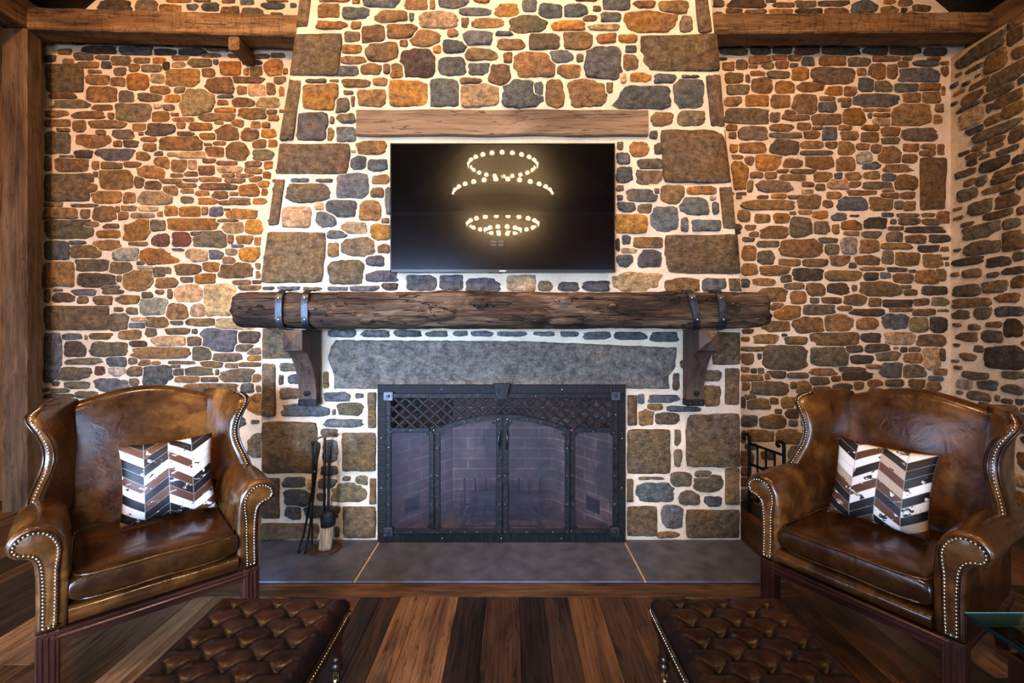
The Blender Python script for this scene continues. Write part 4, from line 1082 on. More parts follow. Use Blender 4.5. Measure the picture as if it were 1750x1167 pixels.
def nails(m, path, step, r, out):
    P = resample(path, max(2, int(sum((Vector(b) - Vector(a)).length for a, b in zip(path, path[1:])) / step) + 1))
    for p in P: m.ball(p + Vector(out), r, 7, 4)


def softbox(w, d, h, crown, seed, nn=34, p=7., bulge=.0):
    """upholstered cushion, centred, top at +h/2"""
    m = M()
    def sp(i): return math.sin((i / nn - .5) * PI)
    for sg in (1, -1):
        rows = []
        for i in range(nn + 1):
            row = []
            for j in range(nn + 1):
                u, v = sp(i), sp(j)
                e = max(0, (1 - abs(u) ** p)) * max(0, (1 - abs(v) ** p))
                z = sg * (h / 2 * e ** .17 + crown * (1 - u * u) * (1 - v * v) * e)
                q = 1 + bulge * (1 - abs(z / (h / 2 + .001)) ** 2) * .5
                z += .004 * mnoise.noise(Vector((u * 2.2, v * 2.2, seed))) * e
                row.append((u * w / 2 * q, v * d / 2 * q, z))
            rows.append(row)
        m.grid(rows)
    bm = bmesh.new()
    for v in m.v: bm.verts.new(v)
    bm.verts.ensure_lookup_table()
    for f in m.f:
        try: bm.faces.new([bm.verts[i] for i in f])
        except ValueError: pass
    bmesh.ops.remove_doubles(bm, verts=bm.verts[:], dist=1e-5)
    bm.verts.index_update()
    k = M(); k.bm(bm)
    return k


ARM = [(.290, .300), (.287, .36), (.285, .45), (.285, .54), (.289, .600), (.300, .648), (.322, .686), (.352, .708), (.386, .714), (.420, .704), (.446, .680), (.457, .650), (.450, .620), (.430, .600), (.408, .594), (.392, .583), (.384, .560), (.380, .52), (.378, .45), (.379, .36), (.380, .300)]
ARM = [tuple(p) for p in catmull([(a, b, 0) for a, b in ARM], 3)]
ARM = [(p[0], p[1]) for p in ARM]


def make_chair(label):
    ch = thing('wing_armchair', label, 'armchair')
    # ---- back
    m = M(); rows = []
    nx = 30
    for i in range(nx + 1):
        x = -.325 + .65 * i / nx
        q = x / .325
        top = 1.072 + .070 * math.cos(q * PI / 2) ** 1.3 - (.02 * max(0, abs(q) - .86) / .14)
        row = []
        bul = .030 * (1 - q * q)
        zs = [.36 + (top - .045 - .36) * k / 18 for k in range(19)]
        for z in zs: row.append((x, yb(z) + .02 - bul * math.sin(PI * min(1, max(0, (z - .36) / .74))) ** .6 + .05 * q ** 6 * 0, z))
        y1 = row[-1][1]
        for k in range(1, 8):
            t = PI * k / 8
            row.append((x, y1 + .052 * (1 - math.cos(t)), top - .045 + .045 * math.sin(t)))
        for k in range(10):
            z = (top - .05) + (.24 - top + .05) * k / 9
            row.append((x, yb(z) + .135 - .03 * (1 - k / 9), z))
        rows.append(row)
    m.grid(rows, closeu=True, cap0=True, cap1=True)
    W_ = {}
    for i, v in enumerate(m.v):
        q = abs(v[0]) / .325
        W_[i] = (smoothstep(.72, 1., q) * .85 + smoothstep(.62, .48, v[2]) * .5 + .25 * smoothstep(1.06, 1.13, v[2]),) * 3
    m.att['wear'] = W_
    obj('backrest', m, LEATHER, ch, angle=60)
    # ---- seat
    m = softbox(.575, .60, .125, .012, 3)
    m.att['wear'] = {i: (smoothstep(.55, 1., max(abs(v[0]) / .287, abs(v[1]) / .30)) * .55 + (.12 if v[2] > 0 else 0) ,) * 3 for i, v in enumerate(m.v)}
    o = obj('seat_cushion', m, LEATHER_DARK, ch, angle=70); o.location = (0, .285, .438)
    w, d = .5755, .60
    for z in (.0475, -.047):
        p = M(); pth = []
        for k in range(64):
            t = 2 * PI * k / 64
            c_, s_ = math.cos(t), math.sin(t); r_ = 1 / (abs(c_) ** 9 + abs(s_) ** 9) ** (1 / 9)
            pth.append((r_ * c_ * (w / 2 - .002), r_ * s_ * (d / 2 - .002), z + .002 * math.sin(t * 7)))
        p.tube(pth, .0048, 6, closed=True)
        obj('piping', p, LEATHER_DARK, o)
    # ---- front roll and apron leather
    m = M(); rows = []
    for i in range(25):
        x = -.288 + .576 * i / 24
        row = []
        for k in range(13):
            t = -PI / 2 + PI * k / 12
            row.append((x, .012 - .034 * math.cos(t) - .003 * mnoise.noise(Vector((x * 9, t, 2))), .342 + .034 * math.sin(t)))
        row += [(x, .10, .376), (x, .10, .304)]
        rows.append(row)
    m.grid(rows, closeu=True, cap0=True, cap1=True, wear=(.05, .05, .05))
    obj('front_border', m, LEATHER_DARK, ch, angle=60)
    # ---- wooden rail
    m = M()
    prof = [(0, .300), (-.008, .298), (-.012, .292), (-.008, .286), (-.008, .280), (-.013, .276), (-.013, .268), (-.006, .262), (-.006, .246), (.0, .242), (.05, .242), (.05, .300)]
    m.grid([[(x, y + .004, z) for y, z in prof] for x in (-.335, .335)], closeu=True, cap0=True, cap1=True)
    obj('front_rail', m, MAHOGANY_X, ch, smooth=False)
    for sx in (-1, 1):
        m = M(); m.grid([[(sx * (.366 - y * .8), yy, z) for y, z in prof] for yy in (.05, .66)], closeu=True, cap0=True, cap1=True)
        obj('side_rail', m, MAHOGANY, ch, smooth=False)
        # legs
        m = M(); m.box(sx * .345 - .034, sx * .345 + .034, -.006, .062, 0, .302, .004)
        for k in (-1, 0, 1): m.box(sx * .345 + k * .017 - .004, sx * .345 + k * .017 + .004, -.0095, -.004, .02, .285, .0015)
        obj('leg', m, MAHOGANY, ch, smooth=False)
        m = M(); rows = []
        for k in range(7):
            z = .302 * (1 - k / 6); y = .66 + .075 * (k / 6) ** 1.6; s_ = .030 - .008 * k / 6
            rows.append([(sx * .325 - s_, y - s_, z), (sx * .325 + s_, y - s_, z), (sx * .325 + s_, y + s_, z), (sx * .325 - s_, y + s_, z)])
        m.grid(rows, closeu=True, cap0=True, cap1=True); obj('leg', m, MAHOGANY, ch, smooth=False)
        # ---- arm
        m = M(); rows = []
        for y, ins in ((.000, .030), (.000, .016), (.004, .006), (.012, .001), (.024, 0), (.10, 0), (.20, 0), (.30, .001), (.42, .004), (.54, .010), (.66, .016)):
            lp = inset_loop(ARM, ins)
            rows.append([(sx * a, y, b + (.012 * math.sin(min(1, y / .5) * PI) if b > .5 else 0) - .02 * smoothstep(.35, .66, y) * smoothstep(.5, .7, b)) for a, b in lp])
        m.grid(rows, closeu=True, cap0=True, cap1=True)
        m.att['wear'] = {i: (max(.8 * smoothstep(.46, .36, v[2]), .75 * smoothstep(.30, .55, v[1]), .25),) * 3 for i, v in enumerate(m.v)}
        obj('arm', m, LEATHER, ch, angle=70)
        # ---- facing panel with its nails
        m = M()
        FAC = [(a + (.016 * smoothstep(.64, .52, b) if a < .31 else 0), b) for a, b in ARM]
        def facing(ins, y): return [(sx * a, y, b) for a, b in inset_loop(FAC, ins)]
        m.grid([facing(.013, .006), facing(.013, -.006), facing(.016, -.010), facing(.021, -.010), facing(.026, -.006), facing(.032, -.008)], closeu=True, cap1=True, wear=(.15, .15, .15))
        m.att['wear'].update({i: (.95, .95, .95) for i in range(0, 4 * len(ARM))})
        obj('arm_facing', m, LEATHER, ch, angle=50)
        m = M()
        lp = inset_loop(FAC, .0225)
        nails(m, [(sx * a, -.010, b) for a, b in lp] + [(sx * lp[0][0], -.010, lp[0][1])], .0135, .0052, (0, 0, 0))
        obj('nail_trim', m, NAIL, ch)
        # ---- wing
        m = M()
        lev = [(.600, .395, .300), (.66, .400, .315), (.71, .397, .332), (.76, .384, .360), (.82, .364, .388), (.88, .354, .402), (.94, .360, .406), (.99, .378, .408), (1.03, .398, .416), (1.06, .408, .432), (1.080, .404, .458), (1.091, .392, .50)]
        lv = catmull(lev, 3)
        rows, front, wr = [], [], []
        NI, NR, NO = 10, 9, 9
        zt_ = lv[-1].x
        for q in lv:
            z, o_, y_ = q
            R = .030 * (1 if z < 1.05 else max(.25, 1 - ((z - 1.05) / .048) ** 2))
            sh = .0 if z < 1.05 else .012 * ((z - 1.05) / .04) ** 2
            a0 = Vector((.268, yb(min(z, 1.06)) + .045)); f0 = Vector((o_ - R * .9, y_ + R + sh))
            row = []
            for k in range(NI):
                t = k / (NI - 1)
                p = a0.lerp(f0, t); nrm = Vector((-(f0 - a0).y, (f0 - a0).x)).normalized()
                c_ = .018 * math.sin(PI * t)
                p = p + Vector((-abs(nrm.x), -abs(nrm.y) * .3)) * (-c_ * .4 + .010 * math.sin(PI * t) ** 2)
                row.append((sx * p.x, p.y, z))
            dirv = Vector((o_ - .27, y_ - yb(min(z, 1.06)))).normalized()
            side = Vector((-dirv.y, dirv.x))
            if side.x < 0: side = -side
            cc = Vector((o_ , y_ + R + sh))
            for k in range(1, NR + 1):
                t = PI * k / (NR + 1)
                p = cc + dirv * (R * math.sin(t)) + side * (-R * math.cos(t))
                row.append((sx * p.x, p.y, z))
            f1 = cc + side * R; a1 = Vector((.345, yb(min(z, 1.06)) + .120))
            for k in range(NO):
                t = k / (NO - 1); p = f1.lerp(a1, t)
                row.append((sx * (p.x + .012 * math.sin(PI * t)), p.y, z))
            rows.append(row)
            front.append(Vector((sx * (cc.x + dirv.x * (R + .001) - .004), cc.y + dirv.y * (R + .001), z)))
        # rounded top
        top = rows[-1]; cxm = sum(p[0] for p in top) / len(top); cym = sum(p[1] for p in top) / len(top)
        for k in (1, 2, 3):
            s_ = math.cos(k * PI / 7)
            rows.append([(cxm + (p[0] - cxm) * s_ ** .6, cym + (p[1] - cym) * s_ ** .35, zt_ + .016 * math.sin(k * PI / 6)) for p in top])
        m.grid(rows, closeu=True, cap0=True, cap1=True)
        nc = NI + NR + NO
        m.att['wear'] = {i: (min(1, .95 * smoothstep(.30, .0, (i % nc) / (NI - 1)) if i % nc < NI else .45 if i % nc > NI + NR - 2 else .1) + .5 * smoothstep(.80, .68, v[2]),) * 3 for i, v in enumerate(m.v)}
        m.att['wear'] = {i: (min(1., t[0]),) * 3 for i, t in m.att['wear'].items()}
        obj('wing', m, LEATHER, ch, angle=70)
        m = M()
        nails(m, [p for p in front if p.z > .685], .0135, .0052, (0, 0, 0))
        obj('nail_trim', m, NAIL, ch)
        # welts either side of the nails
        m = M()
        m.tube([p + Vector((-sx * .015, .004, 0)) for p in front], .0045, 6, wear=(.9, .9, .9)); m.tube([p + Vector((sx * .017, .006, 0)) for p in front], .0045, 6, wear=(.9, .9, .9))
        obj('welt', m, LEATHER_DARK, ch)
    return ch


RZL, RZR = math.radians(42.9), math.radians(-58.8)
PL, PR = (-1.512, -1.1455, 0), (1.456, -1.1275, 0)
chair = make_chair('brown leather wing armchair left of the hearth, angled to face right')
chair.location, chair.rotation_euler = PL, (0, 0, RZL)
chair['group'] = 'leather wing armchairs flanking the fireplace'
chair2 = dup(chair, PR, RZR, 'brown leather wing armchair on the right beside the glass table, turned to face left')

# ------------------------------------------------------------------ chevron cowhide pillows
def mat_hide(name, seed, off):
    t = NT(name)
    uv = t.n('UVMap').outputs[0]
    sx = t.n('SeparateXYZ'); t.t.links.new(uv, sx.inputs[0])
    u, v = sx.outputs[0], sx.outputs[1]
    u4 = t.math('MULTIPLY', u, 4.)
    colm = t.math('FLOOR', u4)
    tri = t.math('PINGPONG', u4, 1.)
    vv = t.math('ADD', t.math('MULTIPLY', v, 9.2), t.math('ADD', t.math('MULTIPLY', tri, 1.6), off))
    row = t.math('FLOOR', vv); fr = t.math('FRACT', vv)
    cv = t.n('CombineXYZ'); t.set(cv, '0', t.math('MULTIPLY', colm, 7.13)); t.set(cv, '1', t.math('MULTIPLY', row, 3.71)); t.set(cv, '2', seed)
    wn = t.n('TexWhiteNoise', noise_dimensions='3D'); t.t.links.new(cv.outputs[0], wn.inputs['Vector'])
    wv = wn.outputs['Value']
    alt = t.math('MODULO', t.math('ADD', row, 100.), 2.)
    # alternate white with dark strips, some exceptions
    f = t.math('FRACT', t.math('ADD', t.math('MULTIPLY', alt, .5), t.math('MULTIPLY', wv, .56)))
    WH, BK, BR, TN = (.72, .68, .63), (.010, .008, .009), (.10, .038, .017), (.42, .32, .24)
    base = t.ramp(f, [(0., WH), (.29, TN), (.36, BK), (.80, BR), (.98, WH)], 'CONSTANT')
    ad = t.n('VectorMath', operation='ADD', i_0=uv, i_1=wn.outputs['Color']).outputs[0]
    sp = t.noise(t.n('Mapping', i_Vector=ad, i_Scale=(6, 9, 6)).outputs[0], 1., 4, .65, .8)
    hair = t.noise(t.n('Mapping', i_Vector=uv, i_Scale=(60, 140, 1)).outputs[0], 1., 3, .6)
    inv = t.ramp(sp, [(.36, 1.), (.385, 0.)])
    patch = t.mix(t.math('GREATER_THAN', f, .5), BK, WH)
    c = t.mix(t.math('MULTIPLY', inv, t.math('GREATER_THAN', t.n('TexWhiteNoise', noise_dimensions='3D', i_Vector=ad).outputs['Value'], -1.)), base, patch)
    c = t.mix(1., c, t.ramp(hair, [(.3, .75), (.7, 1.15)]), 'MULTIPLY')
    # stitched seams
    e1 = t.math('LESS_THAN', t.math('PINGPONG', fr, .5), .035)
    e2 = t.math('LESS_THAN', t.math('PINGPONG', u4, .5), .018)
    seam = t.math('MAXIMUM', e1, e2)
    c = t.mix(t.math('MULTIPLY', seam, .65), c, (.30, .27, .25))
    h = t.math('ADD', t.math('MULTIPLY', hair, .3), t.math('MULTIPLY', seam, -.8))
    return t.bsdf(c, .55, t.bump(h, .35, .004))


def pillow(name, label, seed, off, w=.385):
    nn = 36
    vs, fs, uvs = [], [], []
    for sg in (1, -1):
        b = len(vs)
        for i in range(nn + 1):
            for j in range(nn + 1):
                u, v = -1 + 2 * i / nn, -1 + 2 * j / nn
                e = (1 - u ** 2) * (1 - v ** 2)
                th = sg * .078 * max(0, e) ** .42
                pin = 1 - .075 * (1 - u * u) * abs(v) ** 3
                pin2 = 1 - .075 * (1 - v * v) * abs(u) ** 3
                x, y = u * w / 2 * pin2, v * w / 2 * pin
                th += .006 * mnoise.noise(Vector((u * 2.5, v * 2.5, seed))) * e
                vs.append((x, -th, y)); uvs.append((i / nn, j / nn))
        for i in range(nn):
            for j in range(nn):
                q = (b + i * (nn + 1) + j, b + (i + 1) * (nn + 1) + j, b + (i + 1) * (nn + 1) + j + 1, b + i * (nn + 1) + j + 1)
                fs.append(q if sg > 0 else q[::-1])
    me = bpy.data.meshes.new(name); me.from_pydata(vs, [], fs)
    ul = me.uv_layers.new(name='UVMap')
    for p in me.polygons:
        for li in p.loop_indices: ul.data[li].uv = uvs[me.loops[li].vertex_index]
    me.materials.append(mat_hide(name + '_hide', seed, off))
    me.polygons.foreach_set('use_smooth', [True] * len(me.polygons))
    bm = bmesh.new(); bm.from_mesh(me); bmesh.ops.remove_doubles(bm, verts=bm.verts[:], dist=1e-6); bm.to_mesh(me); bm.free()
    o = bpy.data.objects.new(name, me); C.objects.link(o)
    return tag(o, label, 'cushion', 'chevron cowhide cushions on the armchairs')


def place_pillow(o, P, rz, lx, ly, z, lean, roll, yaw):
    R = Matrix.Translation(P) @ Matrix.Rotation(rz, 4, 'Z') @ Matrix.Translation((lx, ly, z)) @ Matrix.Rotation(math.radians(yaw), 4, 'Z') @ Matrix.Rotation(math.radians(-lean), 4, 'X') @ Matrix.Rotation(math.radians(roll), 4, 'Y')
    o.matrix_world = R
place_pillow(pillow('chevron_pillow', 'black, white and brown chevron cowhide cushion on the left armchair', 3., .3), PL, RZL, .065, .385, .706, 17, -1.5, -5)
place_pillow(pillow('chevron_pillow', 'chevron cowhide cushion leaning on the back of the right armchair', 8., .75), PR, RZR, -.01, .365, .706, 17, 3, 9)

# ------------------------------------------------------------------ buttoned footstools
def make_stool(label):
    st = thing('tufted_footstool', label, 'footstool')
    w, d, z0, ztop = .545, .90, .285, .345
    px_, py_ = .175, .115
    m = M(); rows = []
    nu, nv = 110, 170
    W_ = {}
    for j in range(nv + 1):
        row = []
        for i in range(nu + 1):
            u, v = -1 + 2 * i / nu, -1 + 2 * j / nv
            u, v = math.sin(u * PI / 2) * .35 + u * .65, math.sin(v * PI / 2) * .2 + v * .8
            x, y = u * w / 2, v * d / 2
            ex, ey = (w / 2 - abs(x)), (d / 2 - abs(y))
            edge = min(ex, ey)
            prof = (1 - (1 - min(1, max(0, edge) / .055)) ** 2.2)
            a, b = x / px_ + (y - d / 2 + .075) / py_, x / px_ - (y - d / 2 + .075) / py_
            ca, cb = abs(math.sin(PI * a)), abs(math.sin(PI * b))
            da, db = min(ca, cb), max(ca, cb)
            inner = smoothstep(.02, .075, edge)
            # distance to the nearest button
            ra, rb = round(a), round(b)
            bx = (ra + rb) * px_ / 2; by = (ra - rb) * py_ / 2 + d / 2 - .075
            r_ = math.hypot(x - bx, y - by)
            okb = abs(bx) < w / 2 - .05 and abs(by) < d / 2 - .05
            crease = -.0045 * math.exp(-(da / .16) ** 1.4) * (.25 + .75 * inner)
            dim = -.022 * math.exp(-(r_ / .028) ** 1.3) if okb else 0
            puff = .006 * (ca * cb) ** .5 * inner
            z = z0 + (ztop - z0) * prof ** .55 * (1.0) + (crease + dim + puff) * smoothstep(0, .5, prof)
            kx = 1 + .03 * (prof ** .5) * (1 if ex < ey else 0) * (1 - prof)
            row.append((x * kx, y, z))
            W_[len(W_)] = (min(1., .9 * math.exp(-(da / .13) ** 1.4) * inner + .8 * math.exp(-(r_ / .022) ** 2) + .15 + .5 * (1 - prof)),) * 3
        rows.append(row)
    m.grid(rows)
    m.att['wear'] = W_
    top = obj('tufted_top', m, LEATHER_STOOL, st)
    bs = M(); bs.ball((0, 0, 0), .0095, 10, 5, sc=(1, 1, .55), wear=(.2, .2, .2))
    first = None
    for i in range(-12, 13):
        for j in range(-16, 17):
            if (i + j) % 2: continue
            bx, by = i * px_ / 2, j * py_ / 2
            by = by + (d / 2 - .075) - round((d / 2 - .075) / py_) * py_ * 1.0
            # keep the lattice of the top
            a, b = bx / px_ + (by - d / 2 + .075) / py_, bx / px_ - (by - d / 2 + .075) / py_
            if abs(a - round(a)) > .01 or abs(b - round(b)) > .01: continue
            if abs(bx) > w / 2 - .05 or abs(by) > d / 2 - .05: continue
            if first is None: first = obj('button', bs, LEATHER_STOOL, top); o = first
            else: o = first.copy(); C.objects.link(o); o.parent = top
            o.location = (bx, by, ztop - .026)
    m = M()
    c = .03
    def rr(w_, d_, r, n=6):
        out = []
        for cx, cy, a0 in ((w_ / 2 - r, d_ / 2 - r, 0), (-w_ / 2 + r, d_ / 2 - r, 90), (-w_ / 2 + r, -d_ / 2 + r, 180), (w_ / 2 - r, -d_ / 2 + r, 270)):
            for k in range(n + 1):
                t = math.radians(a0 + 90 * k / n); out.append((cx + r * math.cos(t), cy + r * math.sin(t)))
        return out
    lp = rr(w + .004, d + .004, .022)
    m.grid([[(x, y, z) for x, y in lp] for z in (.300, .285, .235)], closeu=True, cap1=True, wear=(.7, .7, .7))
    obj('side_band', m, LEATHER_STOOL, st, angle=60)
    m = M()
    q = rr(w + .010, d + .010, .022)
    nails(m, [(x, y, .276) for x, y in q] + [(*q[0], .276)], .0135, .0046, (0, 0, 0))
    nt = obj('nail_trim', m, NAIL, st)
    for sx in (-1, 1):
        for sy in (-1, 1):
            lg = M()
            lg.lathe([(.016, .235), (.024, .232), (.027, .222), (.022, .214), (.026, .206), (.024, .19), (.020, .15), (.017, .118), (.016, .108), (.023, .102), (.016, .096), (.021, .084), (.025, .074), (.021, .062), (.013, .056), (.012, .050)], (sx * (w / 2 - .04), sy * (d / 2 - .045), 0), 18)
            lo = obj('leg', lg, MAHOGANY, st)
            k = M(); k.lathe([(.010, .054), (.014, .052), (.013, .040), (.008, .036)], (sx * (w / 2 - .04), sy * (d / 2 - .045), 0), 12)
            k.lathe([(.0, -.006), (.016, -.006), (.0175, 0), (.016, .006), (0, .006)], (sx * (w / 2 - .04), sy * (d / 2 - .045) - .005, .0178), 16, mat=Matrix.Rotation(PI / 2, 4, 'Y'))
            for s_ in (-1, 1): k.box(sx * (w / 2 - .04) + s_ * .010 - .002, sx * (w / 2 - .04) + s_ * .010 + .002, sy * (d / 2 - .045) - .012, sy * (d / 2 - .045) + .004, .014, .042, .001)
            obj('caster', k, BRASS, lo, angle=40)
    return st
LEATHER_STOOL = mat_leather('footstool_leather', (.004, .0015, .001), (.022, .0064, .0025), (.062, .019, .006), .38, .06, .38)
yfar = -1.195
stool = make_stool('buttoned brown leather footstool in front of the left armchair')
stool.location = (-.952, yfar - .45, 0)
stool['group'] = 'buttoned leather footstools before the hearth'
stool2 = dup(stool, (.855, yfar - .45, 0), 0, 'buttoned brown leather footstool in front of the right armchair')

# ------------------------------------------------------------------ glass side table
gt = thing('glass_side_table', 'glass topped side table with dark red wooden legs beside the right armchair', 'table', (1.95, -1.98, 0))
t = NT('table_glass')
gl = t.n('BsdfPrincipled', i_Roughness=.02, i_IOR=1.45); t.set(gl, 'Base Color', (.80, .92, .92)); t.set(gl, 'Transmission Weight', 1.)
tr = t.n('BsdfTransparent'); tr.inputs[0].default_value = (.62, .72, .72, 1)
fr = t.n('Fresnel', i_IOR=1.5); gs = t.n('BsdfGlossy', i_Roughness=.02)
mx = t.n('MixShader'); t.t.links.new(fr.outputs[0], mx.inputs[0]); t.t.links.new(tr.outputs[0], mx.inputs[1]); t.t.links.new(gs.outputs[0], mx.inputs[2]); t.t.links.new(mx.outputs[0], t.out.inputs[0])
GLASS = t.m
t.t.nodes.remove(gl)
x0, x1, y0, y1 = 1.524 - 1.95, .50, -.50, -1.576 + 1.98
m = M(); m.box(x0, x1, y0, y1, .488, .500)
obj('glass_top', m, GLASS, gt, smooth=False)
EDGE = mat_plain('glass_edge_glint', (.22, .62, .82), .08, 0, .05, 5, 0., Specular_IOR_Level=1.)  # flat cyan colour stands in for a window reflection
for a in ((x0, x1, y1 - .002, y1 + .0015), (x0, x1, y0 - .0015, y0 + .002)):
    m = M(); m.box(a[0], a[1], a[2], a[3], .4875, .5005, .0005)
    tag(obj('glass_edge', m, EDGE, gt, smooth=False), 'polished glass edge with a window reflection painted in blue-green')
m = M()
EDGE2 = mat_plain('glass_edge_unlit', (.006, .022, .026), .2, 0, .05, 5, 0.)  # dark copy for the side edges, painted without that reflection
for a in ((x0 - .0015, x0 + .002, y0, y1), (x1 - .002, x1 + .0015, y0, y1)):
    m = M(); m.box(a[0], a[1], a[2], a[3], .4875, .5005, .0005); obj('side_edge', m, EDGE2, gt, smooth=False)
for sx, sy in ((x0 + .055, y0 + .10), (x0 + .055, y1 - .165), (x1 - .10, y0 + .10), (x1 - .10, y1 - .165)):
    m = M(); m.box(sx - .045, sx + .045, sy - .045, sy + .045, 0, .455, .006); m.box(sx - .03, sx + .03, sy - .03, sy + .03, .455, .487, .004); obj('leg', m, REDWOOD if 'REDWOOD' in globals() else MAHOGANY, gt, smooth=False)
# ------------------------------------------------------------------ floor boards
m = M()
rf = random.Random(12)
YB0 = 1.46 * F / 460 - D0                    # front edge of the border board
def plank(x0, x1, y0, y1):
    f = rf.choice([(.05, .030, .020), (.13, .062, .028), (.09, .042, .018), (.24, .130, .064), (.032, .019, .013), (.15, .078, .035), (.070, .036, .019)])
    k = rf.uniform(.8, 1.2)
    col = tuple(min(1, c * k) for c in f)
    sr = (rf.random(), rf.random(), rf.random())
    g = .0014
    m.add([(x0 + g, y0 + g, 0), (x1 - g, y0 + g, 0), (x1 - g, y1 - g, 0), (x0 + g, y1 - g, 0),
           (x0, y0, -.004), (x1, y0, -.004), (x1, y1, -.004), (x0, y1, -.004)],
          [(0, 1, 2, 3), (0, 4, 5, 1), (1, 5, 6, 2), (2, 6, 7, 3), (3, 7, 4, 0)], 0, scol=col, srnd=sr)
def strip(x0, x1, ytop):
    y = ytop
    first = True
    while y > -9:
        ln = rf.uniform(1.6, 3.4) * (rf.uniform(.4, 1) if first else 1)
        plank(x0, x1, max(-9, y - ln), y); y -= ln; first = False
x = -6.
xs = []
def fillx(a, b):
    out = [a]
    while out[-1] < b - .26: out.append(out[-1] + rf.choice([.105, .13, .15, .18, .21, .165]))
    out.append(b); return out
for a, b, yt in ((-6, hx0, YW), (hx0, hx1, YB0), (hx1, XR + .3, YW)):
    q = fillx(a, b)
    for i in range(len(q) - 1): strip(q[i], q[i + 1], yt)
m.add([(-6, -9, -.006), (XR + .3, -9, -.006), (XR + .3, YW, -.006), (-6, YW, -.006)], [(0, 1, 2, 3)], 0, scol=(.01, .006, .004), srnd=(0, 0, 0))
tag(obj('floor', m, FLOORWOOD, smooth=False, recalc=False), kind='structure')
m = M(); m.box(hx0, hx1, YB0 + .001, HY0 - .001, -.004, .001, 0)
tag(obj('trim_1', m, BORDERWOOD, smooth=False), kind='structure')

# ------------------------------------------------------------------ timbers
def timber(m, p0, p1, w, h, n=40, seed=0, up=Vector((0, 0, 1))):
    """hewn beam from p0 to p1; w across, h along up; slightly wavering faces"""
    p0, p1 = Vector(p0), Vector(p1)
    t = (p1 - p0).normalized(); s = t.cross(up).normalized()
    rows = []
    c = .010
    prof = [(-w / 2 + c, -h / 2), (w / 2 - c, -h / 2), (w / 2, -h / 2 + c), (w / 2, h / 2 - c), (w / 2 - c, h / 2), (-w / 2 + c, h / 2), (-w / 2, h / 2 - c), (-w / 2, -h / 2 + c)]
    for i in range(n + 1):
        o = p0.lerp(p1, i / n)
        row = []
        for k, (a, b) in enumerate(prof):
            d = .006 * mnoise.noise(Vector((i * .35, k // 2 * 3.3, seed)))
            row.append(o + s * (a + math.copysign(d, a)) + up * (b + d))
        rows.append(row)
    m.grid(rows, closeu=True, cap0=True, cap1=True)
YBm = .58                                     # centre of the wall beams
m = M(); timber(m, (-3.842, YBm, 3.915), (-1.505, YBm, 3.850), .17, .172, 60, 1)
tag(obj('timber_beam', m, BEAM_X, smooth=False), 'rough hewn oak beam along the wall left of the chimney', 'beam', kind='thing')
m = M(); timber(m, (1.375, YBm, 3.868), (3.805, YBm, 3.885), .17, .158, 60, 2)
tag(obj('timber_beam', m, BEAM_X, smooth=False), 'rough hewn oak beam along the wall right of the chimney', 'beam', kind='thing')
m = M(); timber(m, (-2.205, .50, 3.715), (-2.205, .72, 3.715), .085, .105, 6, 3)
tag(obj('timber_block', m, BEAM_Y, smooth=False), 'short oak stub poking out beneath the left wall beam', 'block', kind='thing')
m = M(); timber(m, (-3.945, YW - .02, 3.955), (-3.945, -8.9, 3.955), .19, .24, 120, 4)
tag(obj('timber_beam', m, BEAM_Y, smooth=False), 'long oak plate beam resting on the left post and running forward', 'beam', kind='thing')
m = M(); timber(m, (3.93, YW + .05, 3.87), (3.93, -8.9, 3.87), .22, .26, 120, 5)
tag(obj('timber_beam', m, BEAM_Y, smooth=False), 'oak plate beam lying on top of the right side wall', 'beam', kind='thing')
m = M(); timber(m, (-3.945, .555, .0), (-3.945, .555, 3.83), .20, .125, 60, 6, up=Vector((0, 1, 0)))
tag(obj('timber_post', m, BEAM_Z, smooth=False), 'tall square knotty timber post at the left end of the stone wall', 'post', kind='thing')
m = M(); timber(m, (3.60, -.345, 1.415), (3.60, -.02 - .345 + .22, 1.415), .14, .17, 6, 7)
tag(obj('wall_shelf_block', m, BEAM_Y, smooth=False), 'small dark timber block fixed to the right side stone wall', 'block', kind='thing')

# roof, left side, rear wall
m = M()
prof = [(-6.2, 4.12), (-3.63, 4.12), (.03, roofz(.03)), (3.69, 4.12), (4.6, 4.12)]
for (x0, z0), (x1, z1) in zip(prof, prof[1:]):
    m.add([(x0, YW, z0), (x1, YW, z1), (x1, -9, z1), (x0, -9, z0)], [(0, 1, 2, 3)])
tag(obj('ceiling', m, DARKWOOD, smooth=False), kind='structure')
m = M(); m.add([(-6, YW, 0), (-6, -9, 0), (-6, -9, 4.12), (-6, YW, 4.12)], [(0, 1, 2, 3)]); m.add([(-6, YW + .001, 0), (-4.03, YW + .001, 0), (-4.03, YW + .001, 4.1), (-6, YW + .001, 4.1)], [(0, 1, 2, 3)])
tag(obj('wall_left', m, ROOMWOOD, smooth=False), kind='structure')
m = M(); m.add([(-6, -9, 0), (XR + .4, -9, 0), (XR + .4, -9, 4.12), (3.69, -9, 4.12), (.03, -9, roofz(.03)), (-3.63, -9, 4.12), (-6, -9, 4.12)], [(0, 1, 2, 3, 4, 5, 6)])
tag(obj('wall_rear', m, ROOMWOOD, smooth=False), kind='structure')
m = M(); timber(m, (-3.84, .89, 3.335), (3.69, .89, 3.335), .2, .27, 60, 8)
tie = obj('timber_tie_beam', m, BEAM_X, smooth=False)
tie.location = (0, -4.0 - .89, 0)
tag(tie, 'dark oak tie beam spanning the room overhead', 'beam', kind='thing')
SKY = mat_emit('window_daylight', (.62, .78, 1.0), 6.)
wn = 0
